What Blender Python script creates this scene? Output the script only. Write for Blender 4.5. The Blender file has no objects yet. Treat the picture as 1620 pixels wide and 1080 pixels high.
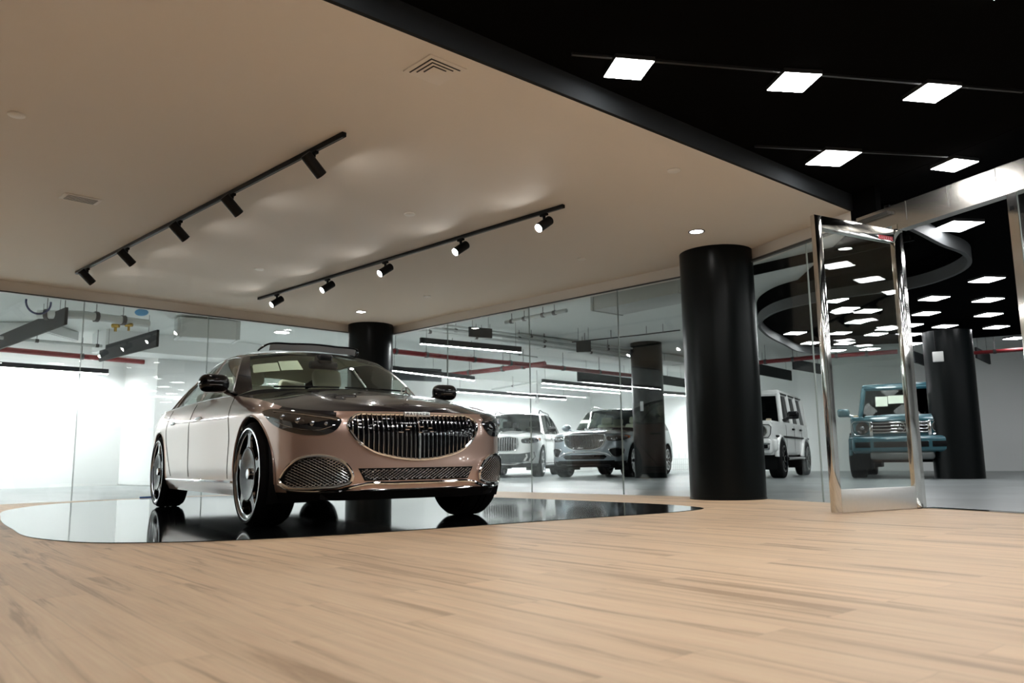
import bpy, bmesh, math, random
import numpy as np
from mathutils import Vector, Matrix
from mathutils.bvhtree import BVHTree
random.seed(7)
PI = math.pi
SC = bpy.context.scene
COL = SC.collection

# ------------------------------------------------------------------ camera model (used for measuring the room)
F = 1258.0; EYE = 0.45; ROLL = 0.0135
PITCH = math.atan((727.0 - 540) * math.cos(ROLL) / F)
def ray(u, v):
    x = (u - 810) / F; y = -(v - 540) / F
    a = x * math.cos(ROLL) + y * math.sin(ROLL); b = -x * math.sin(ROLL) + y * math.cos(ROLL)
    return (a, math.cos(PITCH) - b * math.sin(PITCH), math.sin(PITCH) + b * math.cos(PITCH))
def pz(u, v, z=0.0):            # point of a horizontal plane
    q = ray(u, v); t = (z - EYE) / q[2]
    return Vector((q[0] * t, q[1] * t, z))
def pp(u, v, n, d):             # point of a vertical plane n.(x,y)=d
    q = ray(u, v); t = d / (n[0] * q[0] + n[1] * q[1])
    return Vector((q[0] * t, q[1] * t, EYE + q[2] * t))

# ------------------------------------------------------------------ materials
def nodes(name):
    m = bpy.data.materials.new(name); m.use_nodes = True
    nt = m.node_tree; b = nt.nodes['Principled BSDF']
    return m, nt, b
def mat(name, col, rough=0.5, metal=0.0, coat=0.0, coat_rough=0.03, spec=None, vary=0.0, vscale=6.0, rvary=0.0):
    m, nt, b = nodes(name)
    b.inputs['Base Color'].default_value = (*col, 1)
    b.inputs['Roughness'].default_value = rough
    b.inputs['Metallic'].default_value = metal
    b.inputs['Coat Weight'].default_value = coat
    b.inputs['Coat Roughness'].default_value = coat_rough
    if spec is not None: b.inputs['Specular IOR Level'].default_value = spec
    if vary or rvary:
        tc = nt.nodes.new('ShaderNodeTexCoord'); nz = nt.nodes.new('ShaderNodeTexNoise')
        nz.inputs['Scale'].default_value = vscale; nz.inputs['Detail'].default_value = 4
        nt.links.new(tc.outputs['Object'], nz.inputs['Vector'])
        if vary:
            mx = nt.nodes.new('ShaderNodeMixRGB'); mx.inputs[1].default_value = (*[c * (1 - vary) for c in col], 1)
            mx.inputs[2].default_value = (*[min(1, c * (1 + vary)) for c in col], 1)
            nt.links.new(nz.outputs['Fac'], mx.inputs[0]); nt.links.new(mx.outputs[0], b.inputs['Base Color'])
        if rvary:
            mr = nt.nodes.new('ShaderNodeMapRange')
            mr.inputs[3].default_value = max(0.0, rough - rvary); mr.inputs[4].default_value = rough + rvary
            nt.links.new(nz.outputs['Fac'], mr.inputs[0]); nt.links.new(mr.outputs[0], b.inputs['Roughness'])
    return m
def emis(name, col, s):
    m = bpy.data.materials.new(name); m.use_nodes = True; nt = m.node_tree
    for n in list(nt.nodes): nt.nodes.remove(n)
    e = nt.nodes.new('ShaderNodeEmission'); e.inputs[0].default_value = (*col, 1); e.inputs[1].default_value = s
    o = nt.nodes.new('ShaderNodeOutputMaterial'); nt.links.new(e.outputs[0], o.inputs[0])
    return m
def glass(name, tint, ior=1.45, rough=0.0, boost=1.0):
    m = bpy.data.materials.new(name); m.use_nodes = True; nt = m.node_tree
    for n in list(nt.nodes): nt.nodes.remove(n)
    t = nt.nodes.new('ShaderNodeBsdfTransparent'); t.inputs[0].default_value = (*tint, 1)
    g = nt.nodes.new('ShaderNodeBsdfGlossy'); g.inputs['Roughness'].default_value = rough
    lw = nt.nodes.new('ShaderNodeLayerWeight'); pw = nt.nodes.new('ShaderNodeMath'); pw.operation = 'POWER'; pw.inputs[1].default_value = 5
    f0 = ((ior - 1) / (ior + 1)) ** 2
    ma = nt.nodes.new('ShaderNodeMath'); ma.operation = 'MULTIPLY_ADD'; ma.inputs[1].default_value = 1 - f0; ma.inputs[2].default_value = f0
    mu = nt.nodes.new('ShaderNodeMath'); mu.operation = 'MULTIPLY'; mu.use_clamp = True; mu.inputs[1].default_value = boost
    nt.links.new(lw.outputs['Facing'], pw.inputs[0]); nt.links.new(pw.outputs[0], ma.inputs[0])
    x = nt.nodes.new('ShaderNodeMixShader'); o = nt.nodes.new('ShaderNodeOutputMaterial')
    nt.links.new(ma.outputs[0], mu.inputs[0]); nt.links.new(mu.outputs[0], x.inputs[0]); nt.links.new(t.outputs[0], x.inputs[1])
    nt.links.new(g.outputs[0], x.inputs[2]); nt.links.new(x.outputs[0], o.inputs[0])
    return m

# ------------------------------------------------------------------ mesh builder
class MB:
    def __init__(s): s.v = []; s.f = []; s.m = []
    def add(s, vs, fs, mi=0):
        o = len(s.v); s.v += [tuple(p) for p in vs]
        s.f += [tuple(i + o for i in f) for f in fs]; s.m += [mi] * len(fs)
        return s
    def box(s, x0, x1, y0, y1, z0, z1, M=None, mi=0):
        vs = [Vector((x, y, z)) for z in (z0, z1) for y in (y0, y1) for x in (x0, x1)]
        if M is not None: vs = [M @ p for p in vs]
        return s.add(vs, [(0, 2, 3, 1), (4, 5, 7, 6), (0, 1, 5, 4), (2, 6, 7, 3), (0, 4, 6, 2), (1, 3, 7, 5)], mi)
    def rbox(s, x0, x1, y0, y1, z0, z1, r=0.02, seg=3, M=None, mi=0):
        bm = bmesh.new(); bmesh.ops.create_cube(bm, size=1)
        for p in bm.verts:
            p.co = Vector(((x0 + x1) / 2 + p.co.x * (x1 - x0), (y0 + y1) / 2 + p.co.y * (y1 - y0), (z0 + z1) / 2 + p.co.z * (z1 - z0)))
        r = min(r, 0.49 * min(x1 - x0, y1 - y0, z1 - z0))
        bmesh.ops.bevel(bm, geom=list(bm.edges), offset=r, segments=seg, profile=0.5, affect='EDGES')
        return s.bm(bm, M, mi)
    def bm(s, bm, M=None, mi=0):
        bm.verts.index_update()
        vs = [(M @ p.co) if M is not None else p.co.copy() for p in bm.verts]
        fs = [[p.index for p in f.verts] for f in bm.faces]; bm.free()
        return s.add(vs, fs, mi)
    def prism(s, poly, z0, z1, mi=0):
        n = len(poly)
        a = sum(poly[i][0] * poly[(i + 1) % n][1] - poly[(i + 1) % n][0] * poly[i][1] for i in range(n))
        if a < 0: poly = poly[::-1]
        vs = [(p[0], p[1], z0) for p in poly] + [(p[0], p[1], z1) for p in poly]
        return s.add(vs, [tuple(range(n - 1, -1, -1)), tuple(range(n, 2 * n))] + [(i, (i + 1) % n, n + (i + 1) % n, n + i) for i in range(n)], mi)
    def tube(s, pts, r, seg=8, closed=False, mi=0, flat=1.0, caps=True):
        pts = [Vector(p) for p in pts]; n = len(pts); rings = []
        up = None
        for i in range(n):
            a = pts[(i - 1) % n] if (closed or i > 0) else pts[i]
            b = pts[(i + 1) % n] if (closed or i < n - 1) else pts[i]
            t = (b - a)
            if t.length < 1e-9: t = Vector((0, 0, 1))
            t.normalize()
            if up is None:
                up = Vector((0, 0, 1)) if abs(t.z) < 0.9 else Vector((1, 0, 0))
            x = t.cross(up)
            if x.length < 1e-6: x = t.cross(Vector((0, 1, 0.01)))
            x.normalize(); y = x.cross(t).normalized(); up = y
            rr = r[i] if isinstance(r, (list, tuple)) else r
            rings.append([pts[i] + x * (rr * math.cos(2 * PI * k / seg)) + y * (rr * flat * math.sin(2 * PI * k / seg)) for k in range(seg)])
        vs = [p for R in rings for p in R]; fs = []
        for i in range(n if closed else n - 1):
            j = (i + 1) % n
            for k in range(seg):
                l = (k + 1) % seg
                fs.append((i * seg + k, i * seg + l, j * seg + l, j * seg + k))
        if not closed and caps:
            fs.append(tuple(range(seg - 1, -1, -1))); fs.append(tuple((n - 1) * seg + k for k in range(seg)))
        return s.add(vs, fs, mi)
    def lathe(s, prof, seg=32, M=None, mi=0, a0=0, a1=2 * PI):
        # prof: (radius, height) turned about local Z
        full = abs(a1 - a0 - 2 * PI) < 1e-6; ns = seg if full else seg + 1
        vs = []; fs = []
        for k in range(ns):
            a = a0 + (a1 - a0) * k / seg
            for (r, h) in prof: vs.append(Vector((r * math.cos(a), r * math.sin(a), h)))
        n = len(prof)
        for k in range(seg):
            l = (k + 1) % ns
            for i in range(n - 1): fs.append((k * n + i, l * n + i, l * n + i + 1, k * n + i + 1))
        if M is not None: vs = [M @ p for p in vs]
        return s.add(vs, fs, mi)
    def grid(s, P, mi=0, flip=False):
        P = np.asarray(P); a, b = P.shape[:2]
        fs = []
        for i in range(a - 1):
            for j in range(b - 1):
                q = (i * b + j, i * b + j + 1, (i + 1) * b + j + 1, (i + 1) * b + j)
                fs.append(q[::-1] if flip else q)
        return s.add(P.reshape(-1, 3).tolist(), fs, mi)
    def ball(s, c, r, seg=16, M=None, mi=0):
        rx, ry, rz = r if isinstance(r, (tuple, list)) else (r, r, r)
        bm = bmesh.new(); bmesh.ops.create_uvsphere(bm, u_segments=seg, v_segments=max(6, seg // 2), radius=1)
        for p in bm.verts: p.co = Vector((c[0] + p.co.x * rx, c[1] + p.co.y * ry, c[2] + p.co.z * rz))
        return s.bm(bm, M, mi)
    def build(s, name, mats, parent=None, smooth=True, angle=35, weld=True, fixn=True, M=None):
        me = bpy.data.meshes.new(name); me.from_pydata(s.v, [], s.f)
        mats = mats if isinstance(mats, (list, tuple)) else [mats]
        for m in mats: me.materials.append(m)
        for i, p in enumerate(me.polygons): p.material_index = s.m[i]
        if weld or fixn:
            bm = bmesh.new(); bm.from_mesh(me)
            if weld: bmesh.ops.remove_doubles(bm, verts=bm.verts, dist=1e-5)
            if fixn: bmesh.ops.recalc_face_normals(bm, faces=bm.faces)
            bm.to_mesh(me); bm.free()
        if smooth:
            for p in me.polygons: p.use_smooth = True
            try: me.set_sharp_from_angle(angle=math.radians(angle))
            except Exception: pass
        o = bpy.data.objects.new(name, me); COL.objects.link(o)
        if parent is not None: o.parent = parent
        if M is not None: o.matrix_world = M
        return o

def tag(o, label, cat, group=None, kind=None):
    o['label'] = label; o['category'] = cat
    if group: o['group'] = group
    if kind: o['kind'] = kind
    return o
def thing(name, label, cat, loc=(0, 0, 0), rz=0.0, group=None):
    o = bpy.data.objects.new(name, None); COL.objects.link(o); o.empty_display_size = 0.1
    o.location = loc; o.rotation_euler = (0, 0, rz)
    return tag(o, label, cat, group)
def struct(name, mb, m, label=None, cat=None, **k):
    o = mb.build(name, m, **k); o['kind'] = 'structure'
    if label: o['label'] = label
    if cat: o['category'] = cat
    return o
def copy_tree(o, parent=None):
    c = o.copy(); COL.objects.link(c)
    if parent is not None: c.parent = parent
    for ch in [x for x in bpy.data.objects if x.parent == o]: copy_tree(ch, c)
    return c

# ------------------------------------------------------------------ curves and surfaces
def mono(t, P, q):
    """monotone cubic through P at t, evaluated at q (no overshoot)"""
    t = np.asarray(t, float); P = np.asarray(P, float); q = np.asarray(q, float)
    h = np.diff(t); sh = (len(h),) + (1,) * (P.ndim - 1)
    d = np.diff(P, axis=0) / h.reshape(sh)
    m = np.zeros_like(P)
    if len(t) == 2: m[:] = d[0]
    else:
        w1 = (2 * h[1:] + h[:-1]).reshape((-1,) + (1,) * (P.ndim - 1)); w2 = (h[1:] + 2 * h[:-1]).reshape((-1,) + (1,) * (P.ndim - 1))
        ok = d[:-1] * d[1:] > 0
        with np.errstate(divide='ignore', invalid='ignore'):
            mm = (w1 + w2) / (w1 / d[:-1] + w2 / d[1:])
        m[1:-1] = np.where(ok, mm, 0); m[0] = d[0]; m[-1] = d[-1]
    i = np.clip(np.searchsorted(t, q, side='right') - 1, 0, len(h) - 1)
    hh = h[i].reshape((-1,) + (1,) * (P.ndim - 1)); s = ((q - t[i]) / h[i]).reshape((-1,) + (1,) * (P.ndim - 1))
    return (P[i] * (2 * s**3 - 3 * s**2 + 1) + m[i] * hh * (s**3 - 2 * s**2 + s) + P[i + 1] * (-2 * s**3 + 3 * s**2) + m[i + 1] * hh * (s**3 - s**2))
def curve(pts, n):
    P = np.asarray(pts, float)
    if len(P) == 2: return P[0] + (P[1] - P[0]) * np.linspace(0, 1, n)[:, None]
    t = np.r_[0, np.cumsum(np.linalg.norm(np.diff(P, axis=0), axis=1))]
    # Catmull-Rom (chord length), then uniform resample
    m = np.zeros_like(P); h = np.diff(t)
    d = np.diff(P, axis=0) / h[:, None]
    m[1:-1] = (d[:-1] * h[1:, None] + d[1:] * h[:-1, None]) / (h[1:] + h[:-1])[:, None]
    m[0] = 2 * d[0] - m[1] if len(P) > 2 else d[0]; m[-1] = 2 * d[-1] - m[-2]
    q = np.linspace(0, t[-1], 12 * len(P) + n)
    def ev(q):
        i = np.clip(np.searchsorted(t, q, side='right') - 1, 0, len(h) - 1); hh = h[i][:, None]; s = ((q - t[i]) / h[i])[:, None]
        return P[i] * (2*s**3-3*s**2+1) + m[i]*hh*(s**3-2*s**2+s) + P[i+1]*(-2*s**3+3*s**2) + m[i+1]*hh*(s**3-s**2)
    D = ev(q); L = np.r_[0, np.cumsum(np.linalg.norm(np.diff(D, axis=0), axis=1))]
    qq = np.interp(np.linspace(0, L[-1], n), L, q)
    return ev(qq)
def closed_curve(pts, n):
    P = list(pts); k = len(P)
    Q = curve(P[-3:] + P + P[:3], 40 * (k + 6))
    a = min(range(len(Q)), key=lambda i: np.linalg.norm(Q[i] - np.asarray(P[0])) + (0 if i < len(Q) / 2 else 9))
    b = min(range(len(Q)), key=lambda i: np.linalg.norm(Q[i] - np.asarray(P[0])) + (0 if i > len(Q) / 2 else 9))
    Q = Q[a:b]; L = np.r_[0, np.cumsum(np.linalg.norm(np.diff(np.vstack([Q, Q[:1]]), axis=0), axis=1))]
    Qc = np.vstack([Q, Q[:1]]); s = np.linspace(0, L[-1], n, endpoint=False)
    return np.stack([np.interp(s, L, Qc[:, i]) for i in range(Qc.shape[1])], 1)
def coons(bot, top, left, right, nu=16, nv=12):
    """bot/top run u, left/right run v; corners shared"""
    b, t = curve(bot, nu), curve(top, nu); l, r = curve(left, nv), curve(right, nv)
    u = np.linspace(0, 1, nu)[None, :, None]; v = np.linspace(0, 1, nv)[:, None, None]
    S = (1 - v) * b[None] + v * t[None] + (1 - u) * l[:, None] + u * r[:, None]
    S -= (1-u)*(1-v)*b[0] + u*(1-v)*b[-1] + (1-u)*v*t[0] + u*v*t[-1]
    return S
def mirror(S):
    """half surface whose first column lies on y=0 -> whole surface"""
    M = S[:, ::-1].copy(); M[..., 1] *= -1
    return np.concatenate([M[:, :-1], S], axis=1)
def flipy(pts): return [(p[0], -p[1], p[2]) for p in pts]
# ------------------------------------------------------------------ shared car materials
TYRE = mat('tyre_rubber', (0.0045, 0.0045, 0.005), 0.75, spec=.10, vary=0.2, vscale=30)
BLK = mat('black_plastic', (0.0045, 0.0045, 0.005), 0.55, spec=0.10)
GBLK = mat('gloss_black', (0.003, 0.003, 0.004), 0.06, spec=.35)
DCHROME = mat('dark_chrome', (.34, .34, .35), .10, 1.0)
CHROME = mat('chrome', (0.82, 0.82, 0.83), 0.06, 1.0)
SATIN = mat('satin_chrome', (0.55, 0.55, 0.56), 0.22, 1.0)
CREAM = mat('cream_leather', (0.88, 0.87, 0.76), 0.5, vary=0.05)
CABIN = mat('dark_cabin_trim', (0.018, 0.018, 0.02), 0.6, spec=.2)
CARGLASS = glass('car_window_glass', (0.84, 0.90, 0.84), 1.4, boost=.55)
DARKGLASS = glass('tinted_window_glass', (0.10, 0.115, 0.115), 1.5, boost=.8)
OFFGLASS = glass('off_roader_windscreen_glass', (0.07, 0.08, 0.08), 1.3, boost=.5)
PAPER = mat('sticker_paper', (0.72, 0.78, 0.66), 0.6)
INK = mat('printed_ink', (0.10, 0.11, 0.10), 0.6)
AMBER = mat('amber_lens', (0.55, 0.13, 0.02), 0.2, coat=0.5)
def paint(name, col, metal, rough, coat=1.0, spec=.5, cior=1.5):
    m, nt, b = nodes(name)
    b.inputs['Metallic'].default_value = metal; b.inputs['Roughness'].default_value = rough
    b.inputs['Coat Weight'].default_value = coat; b.inputs['Coat Roughness'].default_value = 0.02
    b.inputs['Coat IOR'].default_value = cior; b.inputs['Specular IOR Level'].default_value = spec
    tc = nt.nodes.new('ShaderNodeTexCoord'); nz = nt.nodes.new('ShaderNodeTexNoise')
    nz.inputs['Scale'].default_value = 900; nt.links.new(tc.outputs['Object'], nz.inputs['Vector'])
    mx = nt.nodes.new('ShaderNodeMixRGB'); mx.inputs[1].default_value = (*[c * 0.92 for c in col], 1); mx.inputs[2].default_value = (*[min(1, c * 1.08) for c in col], 1)
    nt.links.new(nz.outputs['Fac'], mx.inputs[0]); nt.links.new(mx.outputs[0], b.inputs['Base Color'])
    return m

# ------------------------------------------------------------------ body shell helpers
def skirt(plan, zs, offs, nc=300, nr=44):
    P = np.asarray(plan, float); Z = np.asarray(zs, float); O = np.asarray(offs, float)
    T = np.zeros_like(P); T[1:-1] = P[2:] - P[:-2]; T[0] = (0, 1); T[-1] = (0, -1)
    T /= np.linalg.norm(T, axis=1)[:, None]
    N = np.stack([T[:, 1], -T[:, 0]], 1)                    # outward
    G = np.zeros(Z.shape + (3,))
    G[..., 0] = P[:, None, 0] + N[:, None, 0] * O; G[..., 1] = P[:, None, 1] + N[:, None, 1] * O; G[..., 2] = Z
    G[0, :, 1] = 0; G[-1, :, 1] = 0
    t = np.r_[0, np.cumsum(np.linalg.norm(np.diff(P, axis=0), axis=1))]
    D = mono(t, G, np.linspace(0, t[-1], nc))               # (nc, R, 3)
    r = np.linspace(0, 1, Z.shape[1])
    D = np.swapaxes(mono(r, np.swapaxes(D, 0, 1), np.linspace(0, 1, nr)), 0, 1)
    return D, t / t[-1]
def bvh_of(D):
    mb = MB(); mb.grid(mirror(np.swapaxes(D, 0, 1)))
    return BVHTree.FromPolygons([Vector(p) for p in mb.v], mb.f), mb
def cut_arches(mb, wheels, Ra, ymin=0.5):
    V = np.array(mb.v)
    inside = np.zeros(len(V), bool)
    for (xc, zc) in wheels:
        d = np.hypot(V[:, 0] - xc, V[:, 2] - zc); ins = (d < Ra) & (np.abs(V[:, 1]) > ymin); inside |= ins
    keep = [not all(inside[i] for i in f) for f in mb.f]
    mb.f = [f for f, k in zip(mb.f, keep) if k]; mb.m = [m for m, k in zip(mb.m, keep) if k]
    used = {i for f in mb.f for i in f}
    for (xc, zc) in wheels:
        d = np.hypot(V[:, 0] - xc, V[:, 2] - zc)
        for i in used:
            if inside[i] and d[i] < Ra and abs(V[i, 1]) > ymin:
                k = Ra / max(d[i], 1e-6); V[i, 0] = xc + (V[i, 0] - xc) * k; V[i, 2] = zc + (V[i, 2] - zc) * k
    mb.v = [tuple(p) for p in V]
    ids = sorted(used); mp = {a: b for b, a in enumerate(ids)}
    mb.v = [mb.v[i] for i in ids]; mb.f = [tuple(mp[i] for i in f) for f in mb.f]
    return mb
class Body:
    """projects flat outlines on to the body shell"""
    def __init__(s, D): s.bvh, s.mb = bvh_of(D)
    def front(s, y, z, off=0.0):
        h = s.bvh.ray_cast(Vector((4, y, z)), Vector((-1, 0, 0)))
        if h[0] is None: h = s.bvh.find_nearest(Vector((0.6, y, z)))
        n = h[1] if h[1].x > 0 else -h[1]
        return h[0] + n * off
    def side(s, x, z, sg, off=0.0):
        h = s.bvh.ray_cast(Vector((x, sg * 4, z)), Vector((0, -sg, 0)))
        if h[0] is None: h = s.bvh.find_nearest(Vector((x, sg * 0.9, z)))
        n = h[1] if h[1].y * sg > 0 else -h[1]
        return h[0] + n * off
def patch(poly, f, off, rings=7, dome=0.0, depth=0.012, n=72, mi=0):
    """star-shaped closed outline -> thin domed panel lying on surface f(a,b,off)"""
    B = closed_curve(poly, n) if n else np.asarray(poly, float); n = len(B); c = B.mean(0)
    mb = MB(); vs = []; fs = []
    vs += [f(p[0], p[1], off - depth) for p in B]
    for k in range(rings):
        s = 1 - k / rings; o = off + dome * (1 - s * s)
        vs += [f(*(c + (p - c) * s), o) for p in B]
    vs.append(f(c[0], c[1], off + dome))
    for k in range(rings):
        for i in range(n): j = (i + 1) % n; fs.append((k * n + i, k * n + j, (k + 1) * n + j, (k + 1) * n + i))
    for i in range(n): fs.append((rings * n + i, rings * n + (i + 1) % n, len(vs) - 1))
    return mb.add(vs, fs, mi)
def sharp(poly, per=10):
    """polygon outline with straight sides, resampled"""
    out = []
    for i in range(len(poly)):
        a = np.asarray(poly[i], float); b = np.asarray(poly[(i + 1) % len(poly)], float)
        out += [a + (b - a) * k / per for k in range(per)]
    return np.array(out)
def inpoly(P, x, y):
    c = False; n = len(P)
    for i in range(n):
        x1, y1 = P[i]; x2, y2 = P[(i + 1) % n]
        if (y1 > y) != (y2 > y) and x < (x2 - x1) * (y - y1) / (y2 - y1) + x1: c = not c
    return c
def lattice(poly, f, off, step=0.03, r=0.0022, slope=0.62):
    """crossing diagonal wires clipped to an outline"""
    P = np.asarray(poly); mb = MB(); x0, y0 = P.min(0); x1, y1 = P.max(0)
    for sg in (1, -1):
        k = -60
        while k < 120:
            run = []; xs = np.linspace(x0, x1, 46)
            for x in xs:
                y = y0 + sg * slope * (x - (x0 if sg > 0 else x1)) + k * step * slope
                if inpoly(P, x, y): run.append((x, y))
                else:
                    if len(run) > 1: mb.tube([f(a, b, off) for a, b in run], r, 4)
                    run = []
            if len(run) > 1: mb.tube([f(a, b, off) for a, b in run], r, 4)
            k += 1
    return mb
def wheel(parent, x, sg, track, R, w, rr, style, rimmat, name='wheel'):
    """a wheel with its outer face towards sg*y: rim disc > tyre, spokes, hub cap, brake disc"""
    yc = sg * track / 2
    M = Matrix.Translation((x, yc, R)) @ Matrix.Rotation(-sg * PI / 2, 4, 'X')        # local +Z -> outer side
    h = w / 2
    rim = MB()
    rim.lathe([(rr + 0.006, h - 0.012), (rr + 0.010, h + 0.001), (rr - 0.004, h + 0.003), (rr - 0.012, h - 0.006), (rr - 0.030, h - 0.012), (rr - 0.034, h - 0.05), (rr - 0.045, -h + 0.02), (rr, -h)], 56, M)
    if style == 'dish':
        ds = MB(); ds.lathe([(0.200, h - 0.050), (0.198, h - 0.010), (0.186, h - 0.002), (0.165, h - 0.004), (0.11, h - 0.022), (0.06, h - 0.026), (0, h - 0.026)], 48, M)
    o = rim.build(name, rimmat, parent)
    if style == 'dish': ds.build('wheel_dish', mat_once('black_polished_dish', (.016, .016, .018), .22, 1.0), o)
    lip = MB(); lip.lathe([(rr + 0.0065, h - 0.008), (rr + 0.008, h + 0.003), (rr - 0.002, h + 0.005), (rr - 0.008, h - 0.002)], 56, M); lip.build('rim_lip', SATIN, o)
    sp = 5 if style == 'dish' else 10
    for k in range(sp):
        a = 2 * PI * k / sp + 0.3; mb = MB(); Mk = M @ Matrix.Rotation(a, 4, 'Z')
        r0 = 0.180 if style == 'dish' else 0.05
        S = []
        for (r, hw, z) in ([(r0, 0.075, h - 0.006), (0.212, 0.045, h - 0.008), (0.242, 0.034, h - 0.009), (0.270, 0.044, h - 0.010), (rr - 0.018, 0.090, h - 0.012)] if style == 'dish' else
                           [(r0, 0.020, h - 0.03), (0.5 * (r0 + rr), 0.014, h - 0.02), (rr - 0.02, 0.020, h - 0.012)]):
            S.append([(r, -hw, z - 0.05), (r, -hw, z - 0.012), (r, -hw * 0.75, z), (r, hw * 0.75, z), (r, hw, z - 0.012), (r, hw, z - 0.05)])
        S = np.array(S); S = np.swapaxes(mono(np.linspace(0, 1, len(S)), S, np.linspace(0, 1, 11)), 0, 0)
        V = [[Mk @ Vector(p) for p in row] for row in S]
        mb.grid(V); mb.build('spoke', rimmat, o)
    t = MB()
    t.lathe([(rr - 0.004, -h + 0.012), (rr + 0.012, -h), (0.5 * (rr + R), -h - 0.006), (R - 0.022, -h + 0.004), (R - 0.005, -h + 0.022), (R, -h + 0.045),
             (R, -0.034), (R - 0.008, -0.030), (R - 0.008, -0.022), (R, -0.018), (R, 0.018), (R - 0.008, 0.022), (R - 0.008, 0.030), (R, 0.034),
             (R, h - 0.045), (R - 0.005, h - 0.022), (R - 0.022, h - 0.004), (0.5 * (rr + R), h + 0.006), (rr + 0.012, h), (rr - 0.004, h - 0.012)], 72, M)
    t.build('tyre', TYRE, o)
    c = MB(); c.lathe([(0.040, h - 0.03), (0.040, h - 0.010), (0.034, h - 0.004), (0, h - 0.002)], 24, M); c.build('hub_cap', CHROME if style == 'dish' else GBLK, o)
    d = MB(); d.lathe([(rr - 0.05, h - 0.085), (rr - 0.05, h - 0.075), (0, h - 0.075)], 40, M); d.lathe([(rr - 0.03, h - 0.12), (0, h - 0.12)], 40, M)
    d.build('brake_disc', mat_once('brake_steel', (0.03, 0.03, 0.03), 0.4, 0.8), o)
    return o
_mo = {}
def mat_once(n, *a, **k):
    if n not in _mo: _mo[n] = mat(n, *a, **k)
    return _mo[n]
def tubs(mb, wheels, Ra, y0, y1):
    for (xc, zc) in wheels:
        for sg in (1, -1):
            a0, a1 = -0.5, PI + 0.5; n = 26
            ring = lambda y: [(xc + Ra * math.cos(a0 + (a1 - a0) * k / n), sg * y, zc + Ra * math.sin(a0 + (a1 - a0) * k / n)) for k in range(n + 1)]
            mb.grid([ring(y0), ring(y1)])
            mb.add(ring(y0), [tuple(range(n + 1))])
def arch_lip(B, wheels, Ra, r, zmin, off, m, root):
    for (xc, zc) in wheels:
        for sg in (1, -1):
            pts = []
            for k in range(61):
                a = -0.6 + (PI + 1.2) * k / 60; x = xc + (Ra + r * .4) * math.cos(a); z = zc + (Ra + r * .4) * math.sin(a)
                if z > zmin: pts.append(B.side(x, z, sg, off))
            mb = MB(); mb.tube(pts, r, 6); mb.build('wheel_arch_trim', m, root)
def lettering(text, size, M, m, parent, name='lettering', depth=0.001, space=1.25):
    c = bpy.data.curves.new(name, 'FONT'); c.body = text; c.size = size; c.extrude = depth; c.align_x = 'CENTER'; c.align_y = 'CENTER'; c.space_character = space
    o = bpy.data.objects.new(name, c); COL.objects.link(o)
    bpy.context.view_layer.update()
    me = bpy.data.meshes.new_from_object(o.evaluated_get(bpy.context.evaluated_depsgraph_get()))
    bpy.data.objects.remove(o); me.transform(M); me.materials.clear(); me.materials.append(m)
    q = bpy.data.objects.new(name, me); COL.objects.link(q); q.parent = parent
    return q
def seat(mb, x, y, w=0.50, zc=0.40, lean=0.32, hz=0.62, dz=0.0):
    M = Matrix.Translation((x, y, zc + dz))
    mb.rbox(-0.10, 0.46, -w / 2, w / 2, 0, 0.20, 0.06, 3, M)
    M2 = M @ Matrix.Translation((-0.08, 0, 0.12)) @ Matrix.Rotation(-lean, 4, 'Y')
    mb.rbox(-0.08, 0.08, -w / 2, w / 2, 0, hz, 0.06, 3, M2)
    mb.rbox(-0.055, 0.055, -0.15, 0.15, hz + 0.02, hz + 0.21, 0.045, 3, M2)
def fan_hood(centre, rail, crown, cu, cr, nu=26, nv=48):
    """bonnet: ruled lines from the centre line out to the rail, crowned, with one pressed crease"""
    v = np.linspace(0, 1, nv); Cn = curve(centre, 120); Rl = curve(rail[::4] if len(rail) % 4 == 1 else np.vstack([rail[:-1:4], rail[-1:]]), 200)
    c = np.stack([np.interp(v ** 1.55, np.linspace(0, 1, 120), Cn[:, k]) for k in range(3)], 1); r = np.stack([np.interp(v, np.linspace(0, 1, 200), Rl[:, k]) for k in range(3)], 1)
    u = np.linspace(0, 1, nu)[None, :, None]
    S = c[:, None] * (1 - u) + r[:, None] * u; vv = v[:, None]; uu = u[..., 0]
    S[..., 2] += crown * np.minimum(1, vv * 2.2) * np.sin(PI * uu) + cr * np.exp(-((uu - cu) / .10) ** 2) * np.sin(PI * vv)
    return S
def rail_at(curvepts, xs):
    """points on the top rail of the shell (x decreasing) at given x"""
    R = np.asarray(curvepts); o = np.argsort(R[:, 0])
    return [(x, float(np.interp(x, R[o, 0], R[o, 1])), float(np.interp(x, R[o, 0], R[o, 2]))) for x in xs]

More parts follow.
